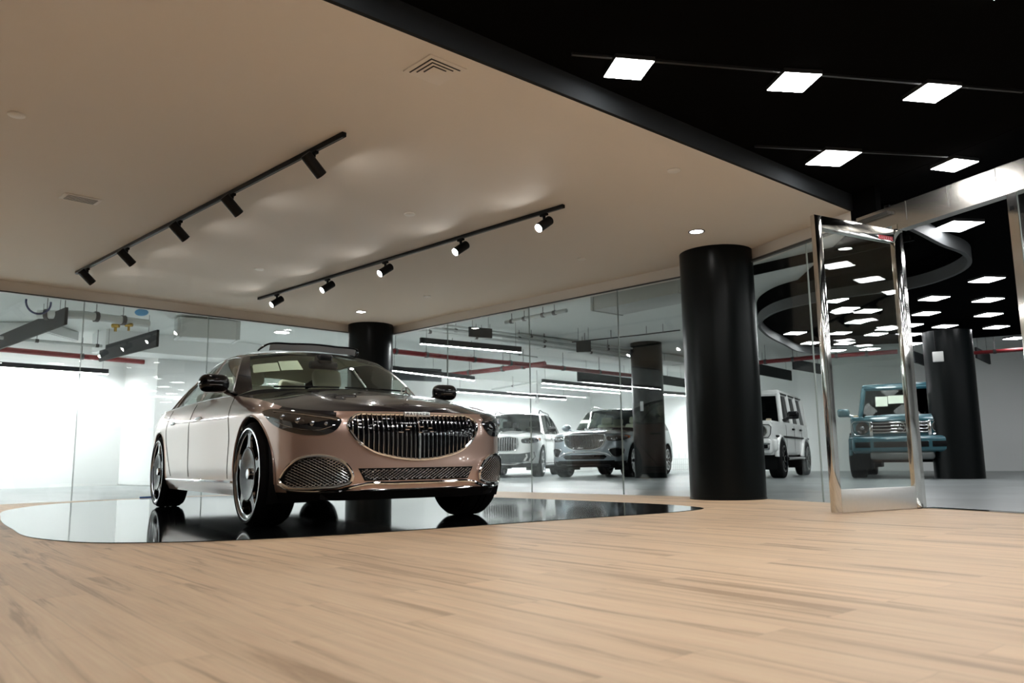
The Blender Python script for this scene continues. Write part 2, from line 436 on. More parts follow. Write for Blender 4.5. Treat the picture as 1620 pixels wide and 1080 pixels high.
# ------------------------------------------------------------------ the two-tone saloon on the display platform
def build_saloon(root):
    UP = paint('obsidian_purple_black_paint', (0.006, 0.005, 0.0085), 0.0, 0.25, .8, .05)
    LO = paint('rose_copper_paint', (0.47, 0.325, 0.275), 0.68, 0.28, 1.0, .5, 1.7)
    plan = [(.845, 0), (.84, .20), (.825, .38), (.785, .54), (.705, .68), (.59, .80), (.43, .892), (.21, .938), (0, .952), (-.35, .952), (-.7, .948), (-1.6, .955), (-2.6, .957),
            (-3.1, .955), (-3.4, .955), (-3.8, .932), (-4.15, .88), (-4.4, .78), (-4.54, .6), (-4.6, .3), (-4.61, 0)]
    top = [.788, .788, .787, .787, .792, .804, .826, .868, .905, .945, .982, 1.008, 1.015, 1.015, 1.012, 1.005, .99, .98, .97, .97, .97]
    zs = []; offs = []
    for i, (x, y) in enumerate(plan):
        k = min(1, max(0, (i - 3) / 4)); tp = top[i]
        zs.append([.19 * (1 - k) + .20 * k, .27 + .03 * k, .39 + .06 * k, .50 + .12 * k, .62 + .16 * k, (.73 * (1 - k) + (.78 + .55 * (tp - .78)) * k), tp])
        offs.append([-.075 + .02 * k, -.012, .004 * (1 - k), -.004 * (1 - k), -.008 * (1 - k) + .002 * k, -.03 + .004 * k, -.075])
    D, tt = skirt(plan, zs, offs)
    B = Body(D); WB = 3.396; Rw = .37; wheels = [(0, Rw), (-WB, Rw)]; Ra = .412
    shell = MB(); shell.grid(mirror(np.swapaxes(D, 0, 1)))
    cut_arches(shell, wheels, Ra)
    for i, f in enumerate(shell.f):
        c = np.mean([shell.v[j] for j in f], 0)
        if c[0] > .22 and c[2] < .252: shell.m[i] = 1
        elif abs(c[1]) > .575 and c[0] > .36 and c[2] > .722 + (abs(c[1]) - .56) * .24: shell.m[i] = 2
    shell.build('body_shell', [LO, BLK, UP], root)
    arch_lip(B, wheels, Ra, .010, .30, -.004, LO, root)
    ub = MB(); ub.box(-4.35, .50, -.60, .60, .185, .74); ub.box(-2.95, -.46, -.88, .88, .205, .42); ub.box(.3, .68, -.66, .66, .20, .42)
    tubs(ub, wheels, Ra + .004, .58, .925)
    ub.build('underbody', BLK, root)
    TR = D[:, -1]                                                   # top rail of the shell, front centre -> rear centre
    i5 = int(np.argmin(np.abs(np.arange(len(TR)) / (len(TR) - 1) - tt[5]))); i10 = int(np.argmin(np.abs(TR[:, 0] + .7) + (TR[:, 1] < .5) * 9))
    ce = [TR[0], (.735, 0, .826), (.60, 0, .872), (.30, 0, .932), (0, 0, .985), (-.22, 0, 1.022), (-.36, 0, 1.045)]
    H = fan_hood(ce, TR[:i10 + 1], .022, .62, .010)
    MB().grid(mirror(H)).build('bonnet', UP, root)
    # glasshouse
    cw = MB(); cw.grid(mirror(coons(H[-1], [(-.40, 0, 1.043), (-.52, .38, 1.044), (-.74, .735, 1.030), tuple(TR[i10] + np.array([-.002, -.004, 0]))], [H[-1][0], (-.40, 0, 1.043)], [H[-1][-1], tuple(TR[i10] + np.array([-.002, -.004, 0]))], 20, 3))); cw.build('cowl', BLK, root)
    wsb = [(-.36, 0, 1.047), (-.48, .38, 1.050), (-.72, .735, 1.040)]; wst = [(-1.18, 0, 1.440), (-1.205, .33, 1.428), (-1.27, .612, 1.388)]
    wss = [(-.72, .735, 1.040), (-.99, .682, 1.226), (-1.27, .612, 1.388)]
    W = coons(wsb, wst, [(-.36, 0, 1.047), (-.75, 0, 1.255), (-1.18, 0, 1.440)], wss, 16, 14)
    MB().grid(mirror(W)).build('windscreen', CARGLASS, root)
    xs = [-.86, -1.2, -1.6, -2.1, -2.6, -2.95, -3.22]
    belt = [(x, y - .012, z + .002) for x, y, z in rail_at(TR[60:240], xs)]
    wtop = [(-1.385, .655, 1.385), (-1.65, .645, 1.415), (-2.1, .632, 1.432), (-2.6, .612, 1.415), (-3.0, .60, 1.350)]
    winF = [belt[0], (-1.08, .762, 1.215), wtop[0]]; winR = [belt[-1], (-3.17, .72, 1.22), wtop[-1]]
    rail = [wst[-1], (-1.6, .60, 1.437), (-2.1, .585, 1.458), (-2.65, .565, 1.440), (-3.08, .54, 1.378)]
    rwb = [(-3.80, 0, 1.135), (-3.76, .35, 1.125), (-3.66, .68, 1.085)]; rwt = [(-3.14, 0, 1.425), (-3.12, .3, 1.415), rail[-1]]
    roofc = [wst[0], (-1.55, 0, 1.482), (-2.1, 0, 1.505), (-2.65, 0, 1.490), rwt[0]]
    MB().grid(mirror(np.swapaxes(coons(roofc, rail, wst, rwt, 22, 12), 0, 1))).build('roof', UP, root)
    MB().grid(mirror(coons(rwb, rwt, [rwb[0], (-3.5, 0, 1.30), rwt[0]], [rwb[-1], (-3.42, .62, 1.225), rwt[-1]], 12, 10))).build('rear_window', CARGLASS, root)
    tail = TR[int(np.argmin(np.abs(TR[:, 0] + 3.66) + (TR[:, 1] < .5) * 9)):]
    iC = int(np.argmin(np.abs(TR[:, 0] + 3.22) + (TR[:, 1] < .5) * 9)); iT = int(np.argmin(np.abs(TR[:, 0] + 3.66) + (TR[:, 1] < .5) * 9)); iQ = int(np.argmin(np.abs(tt[17] - np.linspace(0, 1, len(TR)))))
    sd = MB()
    for sg in (1, -1):
        fl = (lambda P: P) if sg == 1 else (lambda P: P * np.array([1, -1, 1]))
        nm = np.asarray
        p = MB(); p.grid(fl(coons([wss[0], belt[0]], [wss[-1], wtop[0]], wss, winF, 5, 14)))
        p.grid(fl(coons([wss[0], tuple(TR[i10])], [wss[0], belt[0]], [wss[0], (wss[0][0]-.001, wss[0][1], wss[0][2])], [tuple(TR[i10]), belt[0]], 5, 4)))
        p.grid(fl(coons(np.vstack([[wst[-1]], rail[1:]]), np.vstack([[wtop[0]], wtop[1:]]), [rail[0], wtop[0]], [rail[-1], wtop[-1]], 18, 4)))
        p.grid(fl(coons([belt[-1], tuple(TR[iT])], [wtop[-1], rail[-1]], winR, [tuple(TR[iT]), rwb[-1], (-3.42, .62, 1.225), rail[-1]], 6, 10)))
        p.build('window_pillar', UP, root)
        g = MB(); g.grid(fl(coons(belt, wtop, winF, winR, 22, 10))); g.build('side_window', DARKGLASS2, root)
        t = MB(); t.tube(fl(np.vstack([curve(belt, 24), curve(winR, 8)[1:], curve(wtop, 20)[::-1][1:], curve(winF, 8)[::-1][1:-1]])), .008, 6, closed=True)
        for (xa, xb) in ((-1.92, -1.98), (-3.02, -2.86)):
            a = np.array([xa, np.interp(-xa, [-b[0] for b in belt], [b[1] for b in belt]), 1.012]); b = np.array([xb, np.interp(-xb, [-q[0] for q in wtop], [q[1] for q in wtop]), np.interp(-xb, [-q[0] for q in wtop], [q[2] for q in wtop])])
            t.tube(fl(np.array([a, (a + b) / 2 + np.array([0, .03, 0.005]), b])), .012, 6)
        t.build('window_trim', SATIN, root)
        # shut lines, handles, sill strip
        for xs_ in ([-.60, -.58, -.56, -.60, -.70], [-1.93, -1.95, -1.96, -1.96, -1.95], [-2.72, -2.86, -2.99, -3.02, -3.02]):
            zz = np.linspace(.33, .99, 14); xx = np.interp(zz, [.33, .5, .65, .8, .99], xs_)
            sl = MB(); sl.tube([B.side(x, z, sg, .0) for x, z in zip(xx, zz)], .0035, 4); sl.build('door_seam', BLK, root)
        for hx in (-1.62, -2.72):
            h = MB(); h.tube([B.side(hx + d, .845 + .0 * d, sg, .006) for d in np.linspace(-.12, .12, 9)], [.004, .010, .012, .012, .012, .012, .012, .010, .004], 8, flat=1.2); h.build('door_handle', SATIN, root)
        s2 = MB(); s2.tube([B.side(x, .305 + .004 * (x + 1), sg, .004) for x in np.linspace(-.46, -2.94, 40)], .011, 6); s2.build('sill_strip', CHROME, root)
        bd = MB(); bd.tube([B.side(x, .80 + .06 * (x + .62) / -2.9, sg, .002) for x in np.linspace(-.62, -2.9, 30)], .003, 4); bd.build('flank_crease', LO, root)
        # mirror
        m = MB(); m.rbox(-.785, -.635, sg * 1.045 - .115, sg * 1.045 + .115, 1.005, 1.150, .062, 5); m.tube([(-.78, sg * .86, 1.000), (-.75, sg * .93, 1.015), (-.71, sg * .985, 1.045)], [.035, .028, .035], 10, flat=.7)
        mo = m.build('door_mirror', GBLK, root)
        tr = MB(); tr.tube([(-.70 + .067 * math.cos(a), sg * (1.045 + .117 * math.sin(a)), 1.062) for a in np.linspace(-1.2, 1.5, 18)], .004, 5); tr.build('mirror_strip', CHROME, mo)
        # headlamp
        hl = [(sg * a, b) for a, b in ((.552, .728), (.62, .752), (.72, .776), (.82, .797), (.900, .812), (.930, .800), (.922, .750), (.890, .690), (.82, .645), (.73, .624), (.645, .628), (.585, .662))]
        o = patch(hl, B.front, .006, dome=.006).build('headlamp', mat_once('headlamp_glass', (.012, .013, .015), .04, 0, coat=1.0, spec=.8), root)
        st = MB(); st.tube([B.front(sg * a, b, .012) for a, b in ((.575, .722), (.62, .733), (.68, .742), (.75, .755), (.83, .772), (.89, .788))], .0055, 6); st.tube([B.front(sg * a, b, .010) for a, b in ((.895, .725), (.85, .690), (.77, .662), (.68, .656), (.61, .680))], .003, 5)
        st.build('running_light', SATIN, o)
        for a, b, r in ((.862, .748, .023), (.790, .722, .026), (.715, .702, .024), (.642, .698, .016)):
            l = MB(); c = B.front(sg * a, b, .004); l.ball(c, (.010, r, r), 14); l.build('lens', mat_once('lamp_lens', (.30, .32, .34), .08, .9), o)
        # outer air intake
        ik = [(sg * a, b) for a, b in ((.490, .350), (.508, .398), (.560, .452), (.640, .482), (.720, .486), (.780, .470), (.828, .425), (.856, .370), (.862, .315), (.838, .288), (.76, .276), (.66, .280), (.55, .294), (.498, .318))]
        ic = closed_curve(ik, 90)
        o = patch(ik, B.front, .004, dome=-.002).build('air_intake', BLK, root)
        fr = MB(); fr.tube([B.front(a, b, .010) for a, b in ic], .0125, 8, closed=True); fr.build('intake_frame', CHROME, o)
        q = ic.mean(0); lattice([q + (p - q) * .93 for p in ic], B.front, .010, .030, .0026).build('intake_mesh', SATIN, o)
    # number-plate-free front: grille
    gp = [(-.515, .688), (-.498, .725), (-.455, .752), (-.30, .758), (0, .760), (.28, .758), (.42, .752), (.463, .725), (.48, .688), (.457, .635), (.405, .572), (.325, .516), (.21, .480), (.10, .461), (-.018, .454), (-.135, .461), (-.245, .480), (-.36, .516), (-.44, .572), (-.49, .635)]
    gc = closed_curve(gp, 120)
    o = patch(gp, B.front, .007).build('grille', GBLK, root)
    fr = MB(); fr.tube([B.front(a, b, .010) for a, b in gc], .0115, 8, closed=True); fr.build('grille_frame', CHROME, o)
    for k in range(-14, 15):
        y = -.018 + k * .0335; zz = [b for b in np.linspace(.42, .80, 190) if inpoly(gc, y, b)]
        if len(zz) < 5: continue
        a, b = min(zz) + .004, max(zz) - .006
        g = MB(); g.tube([B.front(y, z, .016 + .010 * math.sin(PI * (z - a) / (b - a))) for z in np.linspace(a, b, 12)], .0042 if k else .009, 6); g.build('grille_bar', DCHROME if k else CHROME, o)
    for (a, b, w) in ((-.165, .640, .035), (-.10, .675, .035), (-.115, .657, .03), (-.02, .640, .03), (-.005, .675, .02), (.06, .667, .028), (.07, .645, .028)):  # short chrome dashes stand in for ceiling lamp reflections in the grille
        em = MB(); em.tube([B.front(a - w / 2, b, .034), B.front(a + w / 2, b, .034)], .0035, 6); em.build('emblem_bar', CHROME, o)
    p0 = B.front(-.018, .757, .014)
    pl = MB(); pl.rbox(p0.x - .020, p0.x + .014, -.118, .082, .754, .786, .004, 2); pl.build('name_plate', mat_once('bright_plate', (.75, .75, .76), .35, 1.0), o)
    lettering('MAYBACH', .028, Matrix.Translation((p0.x + .0148, -.018, .770)) @ Matrix(((0, 0, 1, 0), (1, 0, 0, 0), (0, 1, 0, 0), (0, 0, 0, 1))), GBLK, o, space=1.5)
    # lower centre intake, lip strips
    mp = sharp([(-.455, .402), (.430, .402), (.385, .318), (-.41, .318)], 16)
    o = patch(mp, B.front, .003, n=0).build('lower_intake', BLK, root)
    lattice([(-.45, .398), (.425, .398), (.382, .322), (-.407, .322)], B.front, .007, .030, .0026).build('intake_mesh', SATIN, o)
    for y in (-.36, .36):
        s_ = MB(); s_.ball(B.front(y, .378, .010), .008, 10); s_.build('parking_sensor', SATIN, o)
    lp = [(-.87, .302), (-.83, .274), (-.75, .260), (-.64, .258), (-.55, .264), (-.48, .284), (-.41, .298), (-.2, .300), (0, .300)]
    lp = lp + [(-a, b) for a, b in lp[::-1][1:]]
    s_ = MB(); s_.tube([B.front(a, b, .008) for a, b in curve(lp, 80)], .012, 8); s_.build('bumper_strip', CHROME, root)
    s_ = MB(); s_.tube([B.front(a, .258, .006) for a in np.linspace(-.43, .43, 24)], .006, 6); s_.build('lip_strip', CHROME, root)
    # bonnet ornament
    zt = float(np.interp(0, [0], [0])); orn = MB(); xb, zb = .60, .885
    orn.lathe([(.018, 0), (.016, .006), (.006, .010), (.004, .022), (0, .022)], 16, Matrix.Translation((xb, 0, zb)))
    orn.tube([(xb, .036 * math.cos(a), zb + .058 + .036 * math.sin(a)) for a in np.linspace(0, 2 * PI, 28, endpoint=False)], .005, 6, closed=True)
    for a in (PI / 2, PI / 2 + 2 * PI / 3, PI / 2 + 4 * PI / 3): orn.tube([(xb, 0, zb + .058), (xb, .036 * math.cos(a), zb + .058 + .036 * math.sin(a))], [.008, .003], 6)
    orn.build('bonnet_ornament', CHROME, root)
    wj = MB()
    for y in (-.33, .33): wj.rbox(-.20, -.14, y - .02, y + .02, 1.028, 1.040, .005, 2)
    # open sunroof with its wind deflector
    df = MB(); arc = [(-1.52, -.47, 1.478), (-1.40, -.46, 1.500), (-1.36, -.44, 1.515), (-1.33, -.2, 1.534), (-1.32, 0, 1.540), (-1.33, .2, 1.534), (-1.36, .44, 1.515), (-1.40, .46, 1.500), (-1.52, .47, 1.478)]
    ac = curve(arc, 50); df.tube(ac, .009, 8, flat=1.0)
    o = df.build('sunroof_deflector', GBLK, root)
    nt = MB(); nt.grid([[(p[0] + .004, p[1], p[2]) for p in ac[8:-8]], [(p[0] - .03, p[1], p[2] - .062) for p in ac[8:-8]]]); nt.build('deflector_net', mat_once('deflector_net', (.30, .31, .31), .7), o)
    gl = MB(); gl.grid(mirror(np.swapaxes(coons([(-1.66, 0, 1.512), (-2.2, 0, 1.545), (-2.55, 0, 1.530)], [(-1.66, .44, 1.485), (-2.2, .435, 1.508), (-2.55, .42, 1.490)], [(-1.66, 0, 1.512), (-1.66, .44, 1.485)], [(-2.55, 0, 1.530), (-2.55, .42, 1.490)], 10, 8), 0, 1)))
    gl.build('sunroof_panel', GBLK, root)
    # cabin
    cab = MB(); cab.box(-4.0, -.45, -.78, .78, .42, .55); cab.rbox(-1.05, -.42, -.74, .74, .55, .985, .08, 3); cab.rbox(-3.75, -3.05, -.70, .70, .55, 1.05, .1, 3); cab.box(-3.0, -1.0, -.12, .12, .5, .78)
    o = cab.build('cabin', CABIN, root)
    for x, y in ((-1.75, .40), (-1.75, -.40), (-2.85, .40), (-2.85, -.40)):
        m = MB(); seat(m, x, y, dz=.06, zc=.42); m.build('seat', CREAM, o)
    hd = MB(); S = coons([(p[0] - .05, p[1], p[2] - .03) for p in roofc], [(p[0] - .02, p[1] - .02, p[2] - .03) for p in rail], [(p[0] - .03, p[1], p[2] - .03) for p in wst], [(p[0], p[1], p[2] - .03) for p in rwt], 12, 8)
    hd.grid(mirror(np.swapaxes(S, 0, 1))); hd.build('headlining', mat_once('cream_headlining', (.66, .67, .56), .8), o)
    sw = MB(); sw.tube([(-1.28 + .07 * math.sin(a), .40 + .185 * math.cos(a), .93 + .17 * math.sin(a)) for a in np.linspace(0, 2 * PI, 28, endpoint=False)], .016, 8, closed=True); sw.tube([(-1.28, .22, .93), (-1.27, .40, .925), (-1.28, .58, .93)], .02, 6); sw.build('steering_wheel', CABIN, o)
    mr = MB(); mr.rbox(-1.13, -1.06, -.13, .13, 1.285, 1.355, .02, 3); mr.rbox(-1.16, -1.02, -.07, .07, 1.33, 1.42, .03, 3); mr.build('rear_view_mirror', BLK, o)
    # price sheets behind the windscreen
    def on_ws(a, b, off=-.012):        # a 0..1 centre->edge, b 0..1 up the glass
        i = b * (W.shape[0] - 1); j = abs(a) * (W.shape[1] - 1); i0, j0 = int(min(i, W.shape[0] - 2)), int(min(j, W.shape[1] - 2)); fi, fj = i - i0, j - j0
        p = (W[i0, j0] * (1 - fi) * (1 - fj) + W[i0 + 1, j0] * fi * (1 - fj) + W[i0, j0 + 1] * (1 - fi) * fj + W[i0 + 1, j0 + 1] * fi * fj).copy()
        if a < 0: p[1] *= -1
        return Vector(p) + Vector((.62, 0, .78)).normalized() * off
    for (a0, a1, b0, b1) in ((-.965, -.66, .46, .71), (-.645, -.40, .47, .745)):
        s_ = MB(); s_.grid([[on_ws(a, b) for a in np.linspace(a0, a1, 6)] for b in np.linspace(b0, b1, 6)]); q = s_.build('price_sheet', PAPER, root)
        if a0 > -.61:
            i_ = MB(); i_.grid([[on_ws(a, b, -.009) for a in np.linspace(a0 + .03, a1 - .04, 6)] for b in np.linspace(b1 - .08, b1 - .045, 3)]); i_.grid([[on_ws(a, b, -.009) for a in np.linspace(a0 + .03, a1 - .06, 6)] for b in np.linspace(b0 + .03, b0 + .045, 2)]); i_.build('printed_line', INK, q)
    for y0, y1 in ((.55, -.05), (-.10, -.62)):
        wp = MB(); wp.tube([(-.44 - .25 * y * y, y, 1.062 - .01 * abs(y)) for y in np.linspace(y0, y1, 8)], .007, 5); wp.build('wiper', BLK, root)
    for x in (0, -WB):
        for sg in (1, -1): wheel(root, x, sg, 1.665, Rw, .255, .318, 'dish', mat_once('forged_alloy', (.17, .17, .18), .13, 1.0))
    # parts behind the tail
    bt = tail
    t_ = MB(); cb = curve(np.vstack([tail[::6], tail[-1:]]), 40)
    t_.grid(mirror(coons([rwb[0], rwb[1], rwb[2]], [(-4.55, 0, 1.02), (-4.5, .45, 1.015), tuple(TR[iQ])], [rwb[0], (-4.2, 0, 1.09), (-4.55, 0, 1.02)], np.vstack([[rwb[2]], TR[iT + 6:iQ:8], [TR[iQ]]]), 12, 12)))
    t_.grid(mirror(coons([(-4.55, 0, 1.02), (-4.5, .45, 1.015), tuple(TR[iQ])], np.vstack([[TR[-1]], TR[iQ:-1][::-8], [TR[iQ]]]) if False else [tuple(TR[-1]), tuple(TR[-20]), tuple(TR[iQ])], [(-4.55, 0, 1.02), tuple(TR[-1])], [tuple(TR[iQ]), (TR[iQ][0] - .001, TR[iQ][1], TR[iQ][2])], 12, 3)))
    t_.build('boot_lid', UP, root)
DARKGLASS2 = glass('side_window_glass', (0.74, 0.79, 0.77), 1.5, boost=1.2)

# ------------------------------------------------------------------ tall estate cars in the garage
def build_suv(root, lo, up, style):
    WB = 3.135; Rw = .40; wheels = [(0, Rw), (-WB, Rw)]; Ra = .455
    plan = [(.88, 0), (.875, .22), (.86, .42), (.82, .60), (.73, .76), (.60, .88), (.42, .955), (.2, .985), (0, .995), (-.35, .985), (-.7, .975), (-1.6, .98), (-2.5, .985), (-2.9, .995), (-3.14, 1.0), (-3.6, .98), (-3.95, .92), (-4.15, .80), (-4.25, .55), (-4.29, .28), (-4.30, 0)]
    top = [1.03, 1.03, 1.03, 1.032, 1.04, 1.05, 1.065, 1.085, 1.10, 1.115, 1.13, 1.16, 1.18, 1.19, 1.20, 1.21, 1.21, 1.21, 1.21, 1.21, 1.21]
    zs = []; offs = []
    for i in range(len(plan)):
        k = min(1, max(0, (i - 3) / 4)); tp = top[i]
        zs.append([.25 + .02 * k, .36 + .02 * k, .50, .64 + .02 * k, .80 + .04 * k, .93 + .05 * k, tp])
        offs.append([-.09 + .02 * k, -.02, 0, 0, -.008 * (1 - k), -.025, -.075])
    D, tt = skirt(plan, zs, offs, 240, 36)
    B = Body(D); shell = MB(); shell.grid(mirror(np.swapaxes(D, 0, 1))); cut_arches(shell, wheels, Ra)
    for i, f in enumerate(shell.f):
        c = np.mean([shell.v[j] for j in f], 0)
        if c[2] < (.40 if style == 'silver' else .36) : shell.m[i] = 1
    shell.build('body_shell', [lo, BLK], root)
    arch_lip(B, wheels, Ra, .014, .34, -.004, lo, root)
    ub = MB(); ub.box(-4.1, .70, -.62, .62, .25, 1.0); ub.box(-2.65, -.5, -.88, .88, .27, .5); tubs(ub, wheels, Ra + .004, .60, .96); ub.build('underbody', BLK, root)
    TR = D[:, -1]; n = len(TR)
    i5 = int(np.argmin(np.abs(np.linspace(0, 1, n) - tt[5]))); i10 = int(np.argmin(np.abs(TR[:, 0] + .7) + (TR[:, 1] < .5) * 9))
    H = fan_hood([TR[0], (.76, 0, 1.075), (.55, 0, 1.12), (.1, 0, 1.175), (-.42, 0, 1.235)], TR[:i10 + 1], .025, .6, .016)
    cw = MB(); cw.grid(mirror(coons(H[-1], [(-.46, 0, 1.232), (-.54, .42, 1.230), (-.74, .80, 1.195), tuple(TR[i10] + np.array([-.002, -.004, 0]))], [H[-1][0], (-.46, 0, 1.232)], [H[-1][-1], tuple(TR[i10] + np.array([-.002, -.004, 0]))], 16, 3))); cw.build('cowl', BLK, root)
    MB().grid(mirror(H)).build('bonnet', up, root)
    wsb = [(-.42, 0, 1.237), (-.52, .42, 1.236), (-.74, .80, 1.20)]; wst = [(-1.18, 0, 1.735), (-1.21, .36, 1.722), (-1.28, .665, 1.680)]; wss = [wsb[-1], (-1.02, .745, 1.45), wst[-1]]
    MB().grid(mirror(coons(wsb, wst, [wsb[0], (-.78, 0, 1.49), wst[0]], wss, 14, 12))).build('windscreen', CARGLASS, root)
    xs = [-.88, -1.4, -2.0, -2.6, -3.2, -3.75]; belt = [(x, y - .012, z + .002) for x, y, z in rail_at(TR[50:205], xs)]
    wtop = [(-1.38, .72, 1.675), (-2.0, .725, 1.715), (-2.8, .715, 1.71), (-3.45, .69, 1.675)]
    winF = [belt[0], (-1.1, .80, 1.43), wtop[0]]; winR = [belt[-1], (-3.62, .80, 1.44), wtop[-1]]
    rail = [wst[-1], (-1.9, .665, 1.745), (-2.8, .65, 1.75), (-3.75, .60, 1.70)]
    rwt = [(-3.85, 0, 1.745), (-3.83, .3, 1.735), rail[-1]]
    roofc = [wst[0], (-1.7, 0, 1.790), (-2.6, 0, 1.805), (-3.3, 0, 1.785), rwt[0]]
    MB().grid(mirror(np.swapaxes(coons(roofc, rail, wst, rwt, 18, 10), 0, 1))).build('roof', up if style != 'silver' else up, root)
    iT = int(np.argmin(np.abs(np.linspace(0, 1, n) - tt[17])))
    rb = [tuple(TR[-1]), tuple(TR[-14]), tuple(TR[iT])]
    MB().grid(mirror(coons(rb, rwt, [rb[0], (-4.15, 0, 1.5), rwt[0]], [rb[-1], (-4.0, .70, 1.47), rwt[-1]], 12, 10))).build('tailgate', lo, root)
    for sg in (1, -1):
        fl = (lambda P: np.asarray(P)) if sg == 1 else (lambda P: np.asarray(P) * np.array([1, -1, 1]))
        p = MB(); p.grid(fl(coons([wss[0], belt[0]], [wss[-1], wtop[0]], wss, winF, 4, 12))); p.grid(fl(coons([wss[0], tuple(TR[i10])], [wss[0], belt[0]], [wss[0], (wss[0][0] - .001, wss[0][1], wss[0][2])], [tuple(TR[i10]), belt[0]], 4, 3)))
        p.grid(fl(coons(rail, wtop + [(-3.75, .66, 1.63)], [rail[0], wtop[0]], [rail[-1], (-3.75, .66, 1.63)], 14, 4)))
        p.grid(fl(coons([belt[-1], tuple(TR[iT])], [wtop[-1], rail[-1]], winR, [tuple(TR[iT]), (-4.0, .70, 1.47), rail[-1]], 5, 10))); p.build('window_pillar', lo, root)
        MB().grid(fl(coons(belt, wtop, winF, winR, 18, 10))).build('side_window', DARKGLASS, root)
        t = MB(); t.tube(fl(np.vstack([curve(belt, 20), curve(winR, 6)[1:], curve(wtop, 16)[::-1][1:], curve(winF, 6)[::-1][1:-1]])), .010, 6, closed=True)
        for xa in (-1.95, -2.85):
            t.tube(fl([(xa, .955, 1.18), (xa - .02, .86, 1.45), (xa - .04, .72, 1.71)]), .016, 6)
        t.build('window_trim', SATIN if style == 'silver' else GBLK, root)
        rr = MB(); rr.tube(fl(curve([(-1.45, .64, 1.735), (-1.55, .635, 1.800), (-2.2, .63, 1.825), (-2.9, .62, 1.825), (-3.45, .60, 1.790), (-3.55, .60, 1.735)], 30)), .016, 8); rr.build('roof_rail', SATIN if style == 'silver' else GBLK, root)
        m = MB(); m.ball((-.78, sg * 1.10, 1.265), (.085, .13, .090), 18); m.tube([(-.86, sg * .93, 1.17), (-.80, sg * 1.02, 1.20)], .032, 8); m.build('door_mirror', GBLK if style != 'silver' else lo, root)
        for xs_ in ([-.62, -.60, -.62, -.75], [-1.85, -1.88, -1.88, -1.88], [-2.68, -2.75, -2.80, -2.82]):
            zz = np.linspace(.42, 1.13, 12); xx = np.interp(zz, [.42, .65, .85, 1.13], xs_); sl = MB(); sl.tube([B.side(x, z, sg, 0) for x, z in zip(xx, zz)], .004, 4); sl.build('door_seam', BLK, root)
        for hx in (-1.65, -2.62):
            h = MB(); h.tube([B.side(hx + d, 1.02, sg, .015) for d in np.linspace(-.11, .11, 7)], .014, 6); h.build('door_handle', SATIN, root)
        s2 = MB(); s2.rbox(-2.62, -.5, .93 * sg - .07, .93 * sg + .07, .30, .345, .015, 2); s2.build('running_board', SATIN, root)
        hl = [(sg * a, b) for a, b in ((.55, .955), (.62, .99), (.75, 1.005), (.87, 1.01), (.95, 1.01), (.975, .985), (.95, .93), (.88, .885), (.78, .865), (.66, .865), (.57, .885))]
        o = patch(hl, B.front, .006, dome=.006).build('headlamp', mat_once('headlamp_glass', (.012, .013, .015), .04, 0, coat=1.0, spec=.8), root)
        st = MB(); st.tube([B.front(sg * a, b, .012) for a, b in ((.60, .97), (.72, .985), (.86, .985), (.93, .97))], .010, 6); st.build('running_light', SATIN, o)
        for a, b in ((.66, .915), (.76, .925), (.85, .935)):
            l = MB(); l.ball(B.front(sg * a, b, .006), (.012, .030, .030), 12); l.build('lens', mat_once('lamp_lens', (.30, .32, .34), .08, .9), o)
        l = MB(); l.tube([B.front(sg * a, b, .010) for a, b in ((.90, .985), (.955, .975), (.95, .94))], .014, 6); l.build('side_marker', AMBER, o)
        if style == 'silver':
            ik = [(sg * a, b) for a, b in ((.60, .66), (.70, .70), (.83, .70), (.90, .67), (.90, .60), (.85, .53), (.76, .49), (.70, .50), (.64, .57))]
            o = patch(ik, B.front, .004).build('air_intake', GBLK, root)
            fr = MB(); fr.tube([B.front(a, b, .010) for a, b in closed_curve(ik, 60)], .012, 6, closed=True); fr.build('intake_frame', SATIN, o)
        for x in (0, -WB): pass
    if style == 'silver':
        gp = [(-.52, .93), (-.50, 1.0), (-.40, 1.02), (0, 1.022), (.40, 1.02), (.50, 1.0), (.52, .93), (.49, .83), (.42, .73), (.28, .675), (0, .66), (-.28, .675), (-.42, .73), (-.49, .83)]; nb = 13; st_ = .037
    else:
        gp = [(-.47, .90), (-.455, .985), (-.36, 1.01), (0, 1.012), (.36, 1.01), (.455, .985), (.47, .90), (.45, .77), (.40, .70), (.25, .672), (0, .668), (-.25, .672), (-.40, .70), (-.45, .77)]; nb = 7; st_ = .062
    gc = closed_curve(gp, 100); o = patch(gp, B.front, .006).build('grille', GBLK, root)
    fr = MB(); fr.tube([B.front(a, b, .012) for a, b in gc], .014, 8, closed=True); fr.build('grille_frame', CHROME, o)
    for k in range(-nb, nb + 1):
        y = k * st_; zz = [b for b in np.linspace(.62, 1.04, 120) if inpoly(gc, y, b)]
        if len(zz) < 5: continue
        g = MB(); g.tube([B.front(y, z, .018) for z in np.linspace(min(zz) + .01, max(zz) - .012, 8)], .0055 if style == 'silver' else .013, 6); g.build('grille_bar', CHROME if style == 'silver' else SATIN, o)
    if style == 'silver':
        lo_ = [(-.50, .545), (.50, .545), (.56, .50), (.48, .435), (-.48, .435), (-.56, .50)]
        patch(sharp(lo_, 10), B.front, .004, n=0).build('lower_intake', GBLK, root)
        s_ = MB(); s_.tube([B.front(a, b, .014) for a, b in curve([(-.66, .50), (-.55, .565), (-.45, .592), (0, .60), (.45, .592), (.55, .565), (.66, .50)], 50)], .022, 8); s_.build('bumper_strip', CHROME, root)
        sk = MB(); sk.rbox(.62, .93, -.62, .62, .27, .315, .02, 2); sk.build('skid_plate', BLK, root)
    else:
        lo_ = [(-.70, .60), (-.40, .605), (0, .61), (.40, .605), (.70, .60), (.86, .655), (.88, .52), (.80, .40), (.4, .37), (0, .365), (-.4, .37), (-.80, .40), (-.88, .52), (-.86, .655)]
